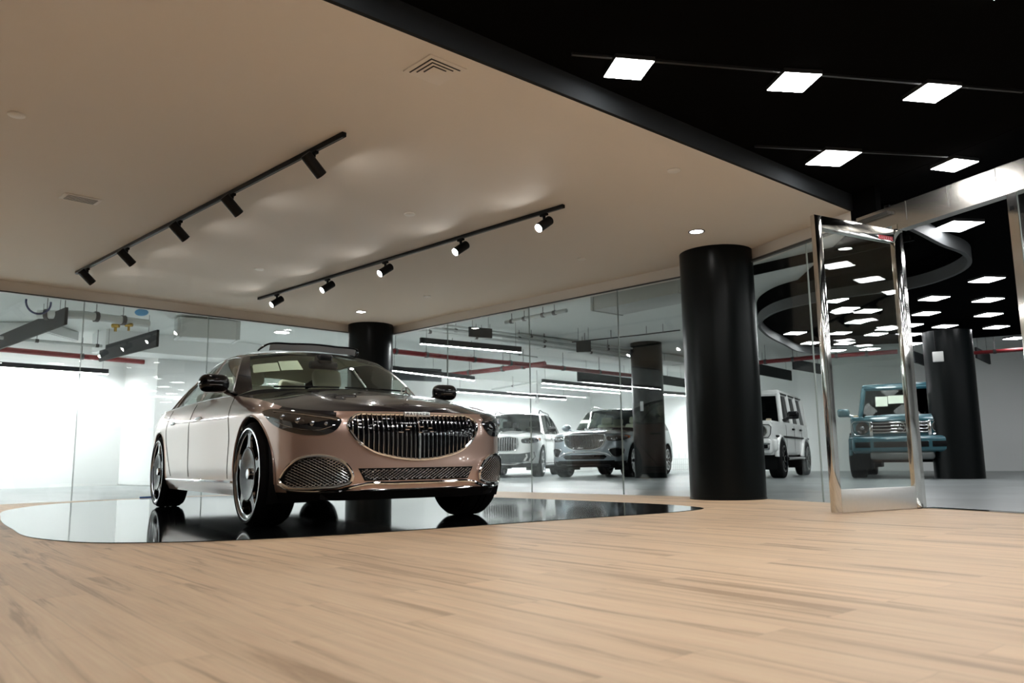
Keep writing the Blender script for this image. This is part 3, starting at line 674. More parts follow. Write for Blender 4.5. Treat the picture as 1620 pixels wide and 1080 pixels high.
        patch(sharp(lo_, 8), B.front, .004, n=0).build('lower_intake', mat_once('dark_grey_film', (.035, .042, .045), .35), root)
        s_ = MB(); s_.tube([B.front(a, b, .012) for a, b in curve([(-.62, .40), (-.5, .36), (0, .345), (.5, .36), (.62, .40)], 40)], .016, 8); s_.build('bumper_strip', SATIN, root)
    zb = 1.115; orn = MB(); orn.tube([(.70, .030 * math.cos(a), zb + .045 + .03 * math.sin(a)) for a in np.linspace(0, 2 * PI, 20, endpoint=False)], .004, 6, closed=True); orn.tube([(.70, 0, zb - .03), (.70, 0, zb + .075)], .005, 6); orn.build('bonnet_ornament', CHROME, root)
    cab = MB(); cab.box(-3.9, -.5, -.80, .80, .55, .70); cab.rbox(-1.1, -.5, -.76, .76, .6, 1.17, .08, 3)
    o = cab.build('cabin', CABIN, root)
    for x, y in ((-1.75, .40), (-1.75, -.40), (-2.7, .40), (-2.7, -.40)):
        m = MB(); seat(m, x, y, dz=.24, zc=.42); m.build('seat', CREAM if style == 'silver' else CABIN, o)
    s_ = MB(); s_.grid([[(x, y, z) for y in (-.70, -.40)] for x, z in ((-.72, 1.375), (-.86, 1.465))]); s_.build('price_sheet', PAPER, root)
    for x in (0, -WB):
        for sg in (1, -1): wheel(root, x, sg, 1.69, Rw, .285, .285, 'multi', SATIN)

# ------------------------------------------------------------------ square off-roaders
def build_offroader(root, body, style):
    WB = 2.89; Rw = .40; wheels = [(0, Rw), (-WB, Rw)]; Ra = .455
    plan = [(.66, 0), (.66, .3), (.655, .6), (.645, .76), (.62, .83), (.56, .868), (.42, .885), (.2, .89), (0, .89), (-.6, .89), (-1.6, .89), (-2.6, .89), (-2.89, .89), (-3.3, .885), (-3.52, .875), (-3.60, .82), (-3.625, .6), (-3.63, 0)]
    zs = [[.48, .56, .68, .84, .98, 1.10, 1.165 + (.02 if i > 8 else 0)] for i in range(len(plan))]
    offs = [[-.03, -.005, 0, 0, 0, -.004, -.03 if i < 9 else -.02] for i in range(len(plan))]
    D, tt = skirt(plan, zs, offs, 240, 30)
    B = Body(D); shell = MB(); shell.grid(mirror(np.swapaxes(D, 0, 1))); cut_arches(shell, wheels, Ra); shell.build('body_shell', body, root)
    ub = MB(); ub.box(-3.4, .55, -.55, .55, .36, 1.1); ub.box(-2.4, -.5, -.80, .80, .42, .60); tubs(ub, wheels, Ra + .004, .56, .88)
    for x in (0, -WB): ub.tube([(x, -.7, .36), (x, .7, .36)], .06, 10)
    ub.build('underbody', BLK, root)
    # flat bonnet with raised middle, wings with lamps on top
    h = MB(); h.rbox(-.66, .62, -.62, .62, 1.10, 1.205, .04, 3); h.rbox(-.60, .45, -.34, .34, 1.15, 1.225, .03, 3); h.build('bonnet', body, root)
    for sg in (1, -1):
        w = MB(); w.rbox(-.70, .60, sg * .745 - .125, sg * .745 + .125, 1.09, 1.185, .035, 3); w.build('wing', body, root)
        f = MB()
        for (xc, zc) in wheels:
            prof = []
            a0, a1, n = (.10, PI - .10, 30)
            P = []
            for k in range(n + 1):
                a = a0 + (a1 - a0) * k / n; c, s = math.cos(a), math.sin(a)
                P.append([(xc + r * c, sg * y, zc + r * s) for r, y in ((Ra - .012, .86), (Ra - .012, .935), (Ra + .008, .948), (Ra + .040, .938), (Ra + .060, .905), (Ra + .065, .87))])
            f.grid(P)
        f.build('wheel_arch_flare', body, root)
        ind = MB(); ind.rbox(.36, .52, sg * .77 - .045, sg * .77 + .045, 1.18, 1.225, .015, 2); ind.build('indicator', mat_once('indicator_lens', (.62, .50, .36), .2, coat=.6), root)
        # round lamp
        o = MB(); c = B.front(sg * .655, .965, .0); M = Matrix.Translation(c) @ Matrix.Rotation(PI / 2, 4, 'Y')
        o.lathe([(.115, -.02), (.118, .012), (.105, .018), (.098, .010), (.06, .006), (0, .008)], 36, M); hl = o.build('headlamp', mat_once('lamp_reflector', (.16, .17, .18), .12, .9), root)
        r = MB(); r.lathe([(.102, .012), (.106, .022), (.114, .022), (.116, .010)], 36, M); r.lathe([(.05, .010), (.055, .016), (.060, .010)], 30, M); r.build('lamp_ring', CHROME, hl)
        l = MB(); l.ball(c + Vector((.012, 0, 0)), (.02, .042, .042), 14); l.build('lens', mat_once('lamp_lens', (.30, .32, .34), .08, .9), hl)
        br = MB(); fp = [(sg * a, b) for a, b in ((.50, 1.075), (.65, 1.10), (.80, 1.09), (.835, 1.05), (.82, .90), (.78, .835), (.55, .83))]
        br.tube([B.front(a, b, .012) for a, b in fp], .009, 6); br.build('brush_guard', CHROME if style == 'teal' else BLK, root)
        # mirror
        m = MB(); m.rbox(-.62, -.46, sg * 1.09 - .12, sg * 1.09 + .12, 1.24, 1.41, .05, 3); m.tube([(-.55, sg * .86, 1.22), (-.54, sg * 1.0, 1.27)], .03, 8); m.build('door_mirror', body if style == 'teal' else GBLK, root)
        # side rub strip, handles, running board
        s_ = MB(); s_.tube([B.side(x, .865, sg, .012) for x in np.linspace(.40, -3.45, 30)], .020, 6, flat=1.2); s_.build('rub_strip', BLK, root)
        s_ = MB(); s_.tube([(-.46, sg * .93, .40), (-2.40, sg * .93, .40)], .045, 10, flat=.7); s_.build('running_board', SATIN if style == 'white' else BLK, root)
        for hx in (-1.50, -2.42):
            q = MB(); q.rbox(hx - .09, hx + .09, sg * .905 - .02, sg * .905 + .02, 1.03, 1.07, .012, 2); q.build('door_handle', BLK, root)
        for xx in (-.72, -1.66, -2.58):
            sl = MB(); sl.tube([B.side(xx, z, sg, 0) for z in np.linspace(.55, 1.13, 8)], .005, 4); sl.build('door_seam', BLK, root)
    # upright cabin
    zb, zt = 1.16, 1.90
    def ring(z, k): return None
    base = [(-.72, .80), (-.72, -.80)]
    A = {'fl': (-.70, .795, zb), 'ft': (-.98, .70, zt - .06), 'rl': (-3.56, .81, zb), 'rt': (-3.46, .715, zt - .06)}
    rf = MB(); rf.rbox(-3.52, -.93, -.735, .735, zt - .075, zt + .03, .06, 3); rf.build('roof', body, root)
    ws = MB(); Y = lambda p, s: (p[0], s * p[1], p[2])
    ws.grid(coons([Y(A['fl'], -1), (A['fl'][0] + .03, 0, zb), Y(A['fl'], 1)], [Y(A['ft'], -1), (A['ft'][0] + .02, 0, A['ft'][2]), Y(A['ft'], 1)], [Y(A['fl'], -1), Y(A['ft'], -1)], [A['fl'], A['ft']], 10, 6)); ws.build('windscreen', OFFGLASS, root)
    fr = MB(); wsl = [Y(A['fl'], -1), Y(A['ft'], -1), A['ft'], A['fl']]
    fr.tube([wsl[0], wsl[1]], .05, 8); fr.tube([wsl[3], wsl[2]], .05, 8); fr.tube([wsl[0], wsl[3]], .045, 8); fr.tube([wsl[1], wsl[2]], .06, 8)
    for sg in (1, -1):
        for xa, xb in ((-1.70, -1.74), (-2.62, -2.60)): fr.tube([(xa, sg * .815, zb), (xb, sg * .715, zt - .05)], .055, 8)
        fr.tube([Y(A['rl'], sg), Y(A['rt'], sg)], .075, 8); fr.tube([Y(A['fl'], sg), Y(A['rl'], sg)], .04, 8); fr.tube([Y(A['ft'], sg), Y(A['rt'], sg)], .05, 8)
    fr.build('cabin_frame', body, root)
    for sg in (1, -1):
        g = MB(); g.grid(coons([Y(A['fl'], sg), Y(A['rl'], sg)], [Y(A['ft'], sg), Y(A['rt'], sg)], [Y(A['fl'], sg), Y(A['ft'], sg)], [Y(A['rl'], sg), Y(A['rt'], sg)], 14, 6)); g.build('side_window', OFFGLASS, root)
        if style == 'white':
            k = MB(); k.tube([Y(A['ft'], sg * 1.05), Y(A['rt'], sg * 1.05)], .022, 6); k.build('roof_gutter', BLK, root)
    bk = MB(); bk.rbox(-3.62, -3.50, -.78, .78, .60, zt - .04, .04, 3); bk.build('tailgate', body, root)
    sp = MB(); sp.lathe([(0, 0), (.36, 0), (.385, .03), (.385, .20), (.36, .24), (0, .24)], 40, Matrix.Translation((-3.62, 0, 1.02)) @ Matrix.Rotation(-PI / 2, 4, 'Y')); sp.build('spare_wheel_cover', body, root)
    # grille
    gq = MB(); gx = B.front(0, .95).x
    gq.rbox(gx - .03, gx + .012, -.47, .47, .845, 1.085, .02, 2); gr = gq.build('grille', GBLK, root)
    if style == 'teal':
        for z in (.875, .935, .995, 1.055):
            b = MB(); b.rbox(gx + .005, gx + .035, -.47, .47, z - .014, z + .014, .010, 2); b.build('grille_bar', CHROME, gr)
        for y in (-.50, .50):
            b = MB(); b.rbox(gx - .01, gx + .045, y - .032, y + .032, .80, 1.09, .02, 2); b.build('grille_end_bar', CHROME, gr)
    else:
        for k in range(-8, 9):
            b = MB(); b.rbox(gx + .005, gx + .028, k * .054 - .010, k * .054 + .010, .855, 1.075, .006, 2); b.build('grille_bar', CHROME, gr)
    em = MB(); M = Matrix.Translation((gx + .04, 0, .965)) @ Matrix.Rotation(PI / 2, 4, 'Y'); em.lathe([(.078, -.01), (.085, .004), (.095, .004), (.10, -.01)], 30, M)
    for a in (0, 2 * PI / 3, 4 * PI / 3): em.tube([(gx + .044, 0, .965), (gx + .044, .085 * math.sin(a), .965 + .085 * math.cos(a))], [.02, .004], 6)
    em.build('star_emblem', CHROME, gr)
    # bumper
    bp = MB(); bp.rbox(.50, .80, -.86, .86, .50, .80, .06, 3); bp.rbox(.30, .62, -.93, -.80, .55, .80, .05, 3); bp.rbox(.30, .62, .80, .93, .55, .80, .05, 3); bo = bp.build('bumper', body, root)
    for (y0, y1) in ((-.47, .47), (.52, .80), (-.80, -.52)):
        q = MB(); q.rbox(.775, .806, y0, y1, .585, .70, .02, 2); q.build('bumper_vent', BLK, bo)
    if style == 'white':
        q = MB()
        for sg in (1, -1): q.tube([(.812, sg * .50, .565), (.812, sg * .82, .60), (.812, sg * .84, .70), (.812, sg * .50, .725)], .022, 6)
        q.build('bumper_strip', SATIN, bo)
    sk = MB(); sk.rbox(.42, .76, -.55, .55, .36, .51, .05, 3); sk.build('skid_plate', mat_once('crumpled_film', (.10, .11, .11), .25), root)
    cab = MB(); cab.box(-3.3, -.8, -.74, .74, .7, .95); cab.rbox(-1.2, -.78, -.72, .72, .9, 1.20, .06, 2); o = cab.build('cabin', CABIN, root)
    for x, y in ((-1.6, .38), (-1.6, -.38), (-2.5, .38), (-2.5, -.38)):
        m = MB(); seat(m, x, y, dz=.36, zc=.42); m.build('seat', CABIN, o)
    if style == 'teal':
        for (y0, y1, z0, z1) in ((-.48, -.25, 1.45, 1.66), (-.24, .05, 1.50, 1.67)):
            t0 = lambda z: A['fl'][0] + (A['ft'][0] - A['fl'][0]) * (z - zb) / (zt - .06 - zb) + .035
            s_ = MB(); s_.add([(t0(z0), y0, z0), (t0(z0), y1, z0), (t0(z1), y1, z1), (t0(z1), y0, z1)], [(0, 1, 2, 3)]); s_.build('price_sheet', PAPER, root)
    for y0, y1 in ((.6, .1), (-.02, -.5)):
        wp = MB(); wp.tube([(-.68, y0, 1.20), (-.71, y1, 1.27)], .010, 5); wp.build('wiper', BLK, root)
    for x in (0, -WB):
        for sg in (1, -1): wheel(root, x, sg, 1.64, Rw, .275, .265, 'multi', GBLK if style == 'white' else SATIN)
# ------------------------------------------------------------------ room materials
def wood_floor():
    m, nt, b = nodes('oak_plank_floor'); L = nt.links; N = nt.nodes.new
    tc = N('ShaderNodeTexCoord'); mp = N('ShaderNodeMapping'); mp.inputs['Rotation'].default_value = (0, 0, math.radians(-130))
    L.new(tc.outputs['Object'], mp.inputs['Vector'])
    br = N('ShaderNodeTexBrick'); br.inputs['Color1'].default_value = (0, 0, 0, 1); br.inputs['Color2'].default_value = (1, 1, 1, 1); br.inputs['Mortar'].default_value = (0.5, 0.5, 0.5, 1)
    br.inputs['Scale'].default_value = 1; br.inputs['Mortar Size'].default_value = .0009; br.inputs['Brick Width'].default_value = 1.22; br.inputs['Row Height'].default_value = .18; br.offset = .37
    L.new(mp.outputs[0], br.inputs['Vector'])
    st = N('ShaderNodeMapping'); st.inputs['Scale'].default_value = (.45, 8, 1); L.new(mp.outputs[0], st.inputs['Vector'])
    off = N('ShaderNodeVectorMath'); off.operation = 'MULTIPLY_ADD'; L.new(br.outputs['Color'], off.inputs[0]); off.inputs[1].default_value = (7, 31, 3); L.new(st.outputs[0], off.inputs[2])
    n1 = N('ShaderNodeTexNoise'); n1.inputs['Scale'].default_value = 1.3; n1.inputs['Detail'].default_value = 7; n1.inputs['Roughness'].default_value = .62; n1.inputs['Distortion'].default_value = .9
    L.new(off.outputs[0], n1.inputs['Vector'])
    r1 = N('ShaderNodeValToRGB'); e = r1.color_ramp.elements
    e[0].position = .37; e[0].color = (.44, .295, .185, 1); e[1].position = .58; e[1].color = (.70, .505, .335, 1)
    x = e.new(.45); x.color = (.635, .45, .295, 1)
    L.new(n1.outputs['Fac'], r1.inputs[0])
    s2 = N('ShaderNodeMapping'); s2.inputs['Scale'].default_value = (3.5, 90, 1); L.new(mp.outputs[0], s2.inputs['Vector'])
    n2 = N('ShaderNodeTexNoise'); n2.inputs['Scale'].default_value = 1.0; n2.inputs['Detail'].default_value = 4; L.new(s2.outputs[0], n2.inputs['Vector'])
    m2 = N('ShaderNodeMixRGB'); m2.blend_type = 'OVERLAY'; m2.inputs[0].default_value = .22; L.new(r1.outputs[0], m2.inputs[1]); L.new(n2.outputs['Fac'], m2.inputs[2])
    tn = N('ShaderNodeMapRange'); tn.inputs[3].default_value = .95; tn.inputs[4].default_value = 1.035; L.new(br.outputs['Color'], tn.inputs[0])
    m3 = N('ShaderNodeVectorMath'); m3.operation = 'SCALE'; L.new(m2.outputs[0], m3.inputs[0]); L.new(tn.outputs[0], m3.inputs['Scale'])
    gp = N('ShaderNodeMixRGB'); gp.inputs[2].default_value = (.47, .32, .21, 1); L.new(br.outputs['Fac'], gp.inputs[0]); L.new(m3.outputs[0], gp.inputs[1])
    L.new(gp.outputs[0], b.inputs['Base Color'])
    rr = N('ShaderNodeMapRange'); rr.inputs[3].default_value = .42; rr.inputs[4].default_value = .60; L.new(n1.outputs['Fac'], rr.inputs[0]); L.new(rr.outputs[0], b.inputs['Roughness'])
    bp = N('ShaderNodeBump'); bp.inputs['Strength'].default_value = .12; bp.inputs['Distance'].default_value = .002; L.new(n2.outputs['Fac'], bp.inputs['Height']); L.new(bp.outputs[0], b.inputs['Normal'])
    b.inputs['Specular IOR Level'].default_value = .35
    return m
def tile_floor():
    m, nt, b = nodes('grey_garage_tiles'); L = nt.links; N = nt.nodes.new
    tc = N('ShaderNodeTexCoord'); mp = N('ShaderNodeMapping'); mp.inputs['Rotation'].default_value = (0, 0, PI / 4); L.new(tc.outputs['Object'], mp.inputs['Vector'])
    br = N('ShaderNodeTexBrick'); br.inputs['Color1'].default_value = (.20, .22, .22, 1); br.inputs['Color2'].default_value = (.27, .295, .295, 1); br.inputs['Mortar'].default_value = (.30, .32, .32, 1)
    br.inputs['Scale'].default_value = 1; br.inputs['Mortar Size'].default_value = .004; br.inputs['Brick Width'].default_value = 1.2; br.inputs['Row Height'].default_value = .6; L.new(mp.outputs[0], br.inputs['Vector'])
    n = N('ShaderNodeTexNoise'); n.inputs['Scale'].default_value = 1.2; n.inputs['Detail'].default_value = 6; L.new(mp.outputs[0], n.inputs['Vector'])
    x = N('ShaderNodeMixRGB'); x.blend_type = 'OVERLAY'; x.inputs[0].default_value = .3; L.new(br.outputs[0], x.inputs[1]); L.new(n.outputs['Fac'], x.inputs[2]); L.new(x.outputs[0], b.inputs['Base Color'])
    b.inputs['Roughness'].default_value = .30; b.inputs['Specular IOR Level'].default_value = .5
    return m
BEIGE = mat('beige_ceiling_paint', (.79, .735, .67), .7, vary=.02, vscale=.6)
BEIGE2 = mat('beige_soffit_paint', (.74, .69, .63), .7)
BLACKC = mat('black_ceiling_paint', (.004, .004, .0042), .8, spec=.0)
DGREY = mat('charcoal_fascia_paint', (.022, .0245, .027), .85, spec=.08)
GREYF = mat('grey_fascia_paint', (.055, .058, .060), .6)
WHITE = mat('white_wall_paint', (.86, .87, .86), .5, vary=.015, vscale=.5)
WHITEG = mat('white_gloss_panel', (.80, .81, .80), .12, coat=.4)
CEILW = mat('garage_ceiling_paint', (.66, .68, .66), .8, vary=.05, vscale=.8)
PILLAR = mat('black_pillar_lacquer', (.0036, .0048, .0050), .30, spec=.13)
STEEL = mat('brushed_stainless_steel', (.62, .61, .58), .085, 1.0, vary=.04, vscale=40)
STEELH = mat('beam_stainless_steel', (.50, .48, .45), .24, 1.0, vary=.04, vscale=40)
STEELR = mat('satin_stainless_steel', (.72, .71, .68), .42, 1.0, vary=.04, vscale=40)
RED = mat('red_sprinkler_pipe', (.20, .012, .016), .4)
DUCT = mat('grey_duct_sheet', (.42, .44, .43), .5)
PIPEW = mat('white_painted_pipe', (.66, .68, .67), .5)
BAFFLE = mat('charcoal_acoustic_felt', (.022, .025, .027), .9)
BLUE = mat('blue_masking_tape', (.03, .14, .55), .6)
PLATFORM = mat('polished_black_platform', (.006, .0065, .007), .06, spec=.55, rvary=.02, vscale=.7)
PANE = glass('clear_wall_glass', (.955, .975, .965), 1.5)
LED = emis('led_panel_light', (1.0, .985, .96), 26)
LEDG = emis('garage_led_panel_light', (.97, .985, 1.0), 18)
LINE = emis('linear_tube_light', (.96, .985, 1.0), 190)
LENS = emis('spot_lens_light', (1.0, .97, .92), 120)
DOWN = emis('downlight_glow', (1.0, .97, .93), 30)
OFFW = mat('off_white_plastic', (.88, .86, .82), .5)

# ------------------------------------------------------------------ camera
cam = bpy.data.cameras.new('camera'); cam.sensor_width = 36; cam.lens = 36 * F / 1620; cam.clip_start = .02
co = bpy.data.objects.new('camera', cam); COL.objects.link(co)
cp, sp_, cr, sr = math.cos(PITCH), math.sin(PITCH), math.cos(ROLL), math.sin(ROLL)
co.matrix_world = Matrix(((cr, sr, 0, 0), (sr * sp_, -cr * sp_, -cp, 0), (-sr * cp, cr * cp, -sp_, EYE), (0, 0, 0, 1)))
cam.dof.use_dof = True; cam.dof.focus_distance = 6.6; cam.dof.aperture_fstop = 3.2
SC.camera = co
SC.view_settings.view_transform = 'Standard'; SC.view_settings.look = 'None'; SC.view_settings.gamma = 1; SC.view_settings.use_curve_mapping = False
SC.view_settings.exposure = 0.68
SC.cycles.transparent_max_bounces = 32; SC.cycles.max_bounces = 10; SC.cycles.diffuse_bounces = 5; SC.cycles.glossy_bounces = 5
SC.cycles.sample_clamp_indirect = 6
w = bpy.data.worlds.new('world'); SC.world = w; w.use_nodes = True
w.node_tree.nodes['Background'].inputs[0].default_value = (0.02, 0.02, 0.02, 1)

# ------------------------------------------------------------------ plan of the showroom
HC = 2.745; HG = 2.607; HB = 2.90; HX = 3.12
CORNER = Vector((-2.275, 13.725)); JOINT = Vector((2.606, 8.844)); SD = Vector((.382, -.924))
LEFT_END = CORNER + Vector((-10, -10)); RIGHT_END = JOINT + SD * 7.2
FAS = lambda x: 4.50 + .868 * x
FJ = Vector((3.239, FAS(3.239)))
room = [CORNER, JOINT, RIGHT_END, Vector((RIGHT_END.x, -5)), Vector((LEFT_END.x, -5)), LEFT_END]
struct('floor', MB().prism([(p.x, p.y) for p in room], -.004, 0), wood_floor(), smooth=False)
struct('floor_garage', MB().prism([(-30, 8), (-2, 36), (22, 20), (22, -8), (-14, -8)], -.12, -.004), tile_floor(), smooth=False)
xf = (-5 - 4.5) / .868
struct('ceiling', MB().prism([(CORNER.x, CORNER.y), (JOINT.x, JOINT.y), (FJ.x, FJ.y), (xf, -5), (LEFT_END.x, -5), (LEFT_END.x, LEFT_END.y)], HC, HC + .04), BEIGE, smooth=False)
struct('ceiling_black', MB().prism([(FJ.x - .02, FJ.y + .02), (RIGHT_END.x, RIGHT_END.y), (RIGHT_END.x, -5), (xf, -5)], HB, HB + .04), BLACKC, smooth=False)
def wall_strip(mb, a, b, z0, z1, t=.1, side=1):
    a = Vector((a[0], a[1])); b = Vector((b[0], b[1])); d = (b - a).normalized(); n = Vector((-d.y, d.x)) * t * side
    return mb.prism([(a.x, a.y), (b.x, b.y), (b.x + n.x, b.y + n.y), (a.x + n.x, a.y + n.y)], z0, z1)
struct('trim_1', wall_strip(MB(), (xf, -5), FJ, HC - .002, HB + .02, .03, -1), DGREY, 'dark charcoal fascia between the beige ceiling and the black ceiling', 'fascia', smooth=False)
struct('trim_2', wall_strip(MB(), CORNER, JOINT, HG, HX, .10, 1), BEIGE2, smooth=False)
struct('trim_3', wall_strip(MB(), LEFT_END, CORNER, HG, HX, .10, 1), BEIGE2, smooth=False)
struct('trim_4', wall_strip(MB(), JOINT, FJ, HG, HX, .10, 1), BEIGE2, smooth=False)
mbw = MB(); wall_strip(mbw, RIGHT_END, (RIGHT_END.x, -5), -.004, HX, .1, 1); struct('wall_right', mbw, mat('light_grey_wall_paint', (.58, .56, .53), .6), smooth=False)
mbw = MB(); wall_strip(mbw, (RIGHT_END.x, -5), (LEFT_END.x, -5), -.004, HX, .1, 1); struct('wall_back', mbw, mat('pale_wall_paint', (.66, .63, .59), .6), smooth=False)
mbw = MB(); wall_strip(mbw, (LEFT_END.x, -5), LEFT_END, -.004, HX, .1, 1); struct('wall_left', mbw, mat('warm_white_wall_paint', (.66, .63, .59), .6), smooth=False)

# glass walls, one pane after another
def pane(name, a, b, z0, z1, edges=True):
    a = Vector(a[:2]); b = Vector(b[:2]); d = (b - a).normalized(); a = a + d * .003; b = b - d * .003
    o = struct(name, wall_strip(MB(), a, b, z0, z1, .012, 1), PANE, smooth=False)
    if edges:
        e = MB(); n = Vector((-d.y, d.x)) * .012
        for p, q in ((a, a + d * .003), (b - d * .003, b)): e.prism([(p.x, p.y), (q.x, q.y), (q.x + n.x, q.y + n.y), (p.x + n.x, p.y + n.y)], z0 + .002, z1 - .002)
        e.build('pane_edge', mat_once('polished_glass_edge', (.42, .48, .46), .2, 0), o, smooth=False)
    return o
sL = [pp(u, v, (-1, 1), 16.0).xy for u, v in ((-180, 800), (113, 791.9), (322, 700))]
sL = [LEFT_END] + sL + [CORNER]
sR = [CORNER] + [pp(u, v, (1, 1), 11.45).xy for u, v in ((708, 660), (840, 700), (984, 700))] + [JOINT]
s2 = [JOINT, pp(1289, 600, (2.42, 1), 15.15).xy]
k = 0
for S in (sL, sR, s2):
    for a, b in zip(S[:-1], S[1:]):
        k += 1; pane('window_%d' % k, a, b, .0, HG)
HINGE = Vector((3.435, 6.838)); LATCH = Vector(pp(1592, 309, (2.42, 1), 15.15).xy)
k += 1; pane('window_%d' % k, s2[1], HINGE - SD * .06, 0, HG)
ch = MB()
for S in (sL, sR): wall_strip(ch, S[0], S[-1], HG - .012, HG + .003, .03, -1)
wall_strip(ch, s2[0], HINGE - SD * .06, HG - .022, HG + .003, .045, -1)
struct('trim_6', ch, mat('dark_glazing_channel', (.05, .048, .045), .4), smooth=False)
# stainless door frame: header, posts, far pane
hd = MB(); H0 = FJ + SD * .06
wall_strip(hd, H0, RIGHT_END, 2.475, 2.655, .13, 1); wall_strip(hd, HINGE, RIGHT_END, 2.42, 2.475, .10, 1)
hdo = struct('trim_7', hd, STEELH, 'wide brushed steel beam above the open glass door', 'door header', smooth=False)
up = MB(); wall_strip(up, FJ, FJ + SD * .30, 2.655, HB + .1, .06, 1); struct('trim_5', up, BLACKC, smooth=False)
jb = MB()
for i in range(4):
    p = HINGE + SD * (.10 + .42 * i); wall_strip(jb, p, p + SD * .006, 2.48, 2.654, .004, -1)
jb.build('panel_joint', mat_once('joint_line', (.30, .29, .28), .3, 1.0), hdo, smooth=False)
po = MB(); wall_strip(po, HINGE - SD * .06, HINGE - SD * .005, 0, 2.66, .06, 1); struct('trim_8', po, STEEL, smooth=False)
po = MB(); wall_strip(po, LATCH, LATCH + SD * .075, 0, 2.42, .10, 1)
jo = struct('trim_9', po, STEEL, 'steel door jamb at the right edge of the picture', 'door jamb', smooth=False)
lk = MB(); q = LATCH + SD * .018
wall_strip(lk, q, q + SD * .03, 2.285, 2.315, .004, -1); lk.build('strike_plate', BLK, jo, smooth=False)
k += 1; pane('window_%d' % k, LATCH + SD * .075, RIGHT_END, 0, 2.42)
th = MB(); wall_strip(th, HINGE, LATCH, -.002, .006, .14, 1); struct('trim_10', th, STEEL, 'steel threshold in the open doorway', 'threshold', smooth=False)

# the open glass door
A = Vector((2.478, 6.312)); dd = (HINGE - A); LW = dd.length; ang = math.atan2(dd.y, dd.x)
door = tag(bpy.data.objects.new('door_1', None), 'open glass door in a brushed steel frame with a red sticker on top', 'door'); COL.objects.link(door)
door['kind'] = 'structure'; door.location = (A.x, A.y, 0); door.rotation_euler = (0, 0, ang)
T = .045; SW = .082
def dpart(name, x0, x1, z0, z1, y0=-T / 2, y1=T / 2, m=STEEL, r=.004, par=None):
    return MB().rbox(x0, x1, y0, y1, z0, z1, r, 2).build(name, m, par or door)
dpart('door_stile', 0, SW, .008, 2.405); dpart('door_stile', LW - SW - .01, LW - .01, .008, 2.405)
dpart('door_rail', SW, LW - SW - .01, .008, .185, m=STEELR); tr = dpart('door_rail', SW, LW - SW - .01, 2.285, 2.405)
gl = MB().box(SW - .005, LW - SW - .005, -.006, .006, .18, 2.29).build('door_glass', PANE, door, smooth=False)
st = MB().box(LW - .30, LW - .115, -T / 2 - .0015, -T / 2, 2.298, 2.334).build('red_sticker', mat('red_sticker', (.50, .03, .05), .5), tr, smooth=False)
bars = MB()
for i in range(6): bars.box(LW - .292 + i * .029, LW - .292 + i * .029 + .016, -T / 2 - .0022, -T / 2 - .0015, 2.308 + .004 * (i % 2), 2.312 + .004 * (i % 2)); bars.box(LW - .292 + i * .029, LW - .292 + i * .029 + .004, -T / 2 - .0022, -T / 2 - .0015, 2.304, 2.328)
bars.build('sticker_print', mat('sticker_print_pink', (.75, .45, .45), .6), st, smooth=False)
pv = MB(); pv.lathe([(.016, 2.404), (.016, 2.421)], 16, Matrix.Translation((LW - .03, 0, 0))); pv.lathe([(.02, .001), (.02, .012), (0, .012)], 16, Matrix.Translation((LW - .03, 0, 0))); pv.build('pivot', BLK, door)

# ------------------------------------------------------------------ pillars
def pillar(name, label, x, y, r, z1, z0=0.0):
    mb = MB(); mb.lathe([(r + .004, z0), (r + .004, z0 + .012), (r, z0 + .014), (r, z1)], 72); o = mb.build(name, PILLAR); o.location = (x, y, 0)
    return tag(o, label, 'pillar')
pillar('round_pillar', 'wide round black pillar where the beige ceiling meets the glass, right of the pink car', 2.335, 8.835, .405, HC)
pillar('round_pillar', 'round black pillar in the glass corner right behind the roof of the pink car', -2.405, 13.37, .377, HC)
P3 = pz(1519, 757.3, 0); d3 = Vector((P3.x, P3.y)).normalized(); P3c = Vector((P3.x, P3.y)) + d3 * .42
P4 = pz(1030, 756, 0); P4c = Vector((P4.x, P4.y)) + Vector((P4.x, P4.y)).normalized() * .37
p3 = pillar('round_pillar', 'round black pillar with a white box, half hiding the teal off-roader', P3c.x, P3c.y, .42, 2.74, -.004)
p4 = pillar('round_pillar', 'round black pillar in the garage standing against the silver car', P4c.x, P4c.y, .365, HX, -.004)
q = P3c - d3 * .42; tq = Vector((-d3.y, d3.x)); c = q + tq * .17 + d3 * .030
bx = thing('junction_box', 'small white box with a conduit on the right-hand black pillar', 'junction box', (c.x, c.y, 2.23), math.atan2(d3.y, d3.x))
MB().rbox(-.055, -.001, -.09, .09, -.09, .10, .01, 2).build('box_body', mat('white_plastic', (.62, .62, .60), .4), bx)
mb = MB(); mb.tube([(-.016, .03, .10), (-.016, .03, .50)], .012, 8); mb.build('conduit', BLK, bx)
tg = P4c - Vector((P4.x, P4.y)).normalized() * .368; tl = Vector((-tg.y, tg.x)).normalized()
ct = tg + tl * .145 + Vector((P4.x, P4.y)).normalized() * .012
tag(MB().rbox(-.012, .012, -.035, .035, -.11, .11, .006, 2, Matrix.Translation((ct.x, ct.y, 1.62)) @ Matrix.Rotation(math.atan2(P4.y, P4.x) + .3, 4, 'Z')).build('wall_switch', mat('pale_plate', (.62, .64, .64), .4)), 'small pale plate on the black pillar beside the silver car', 'switch plate')

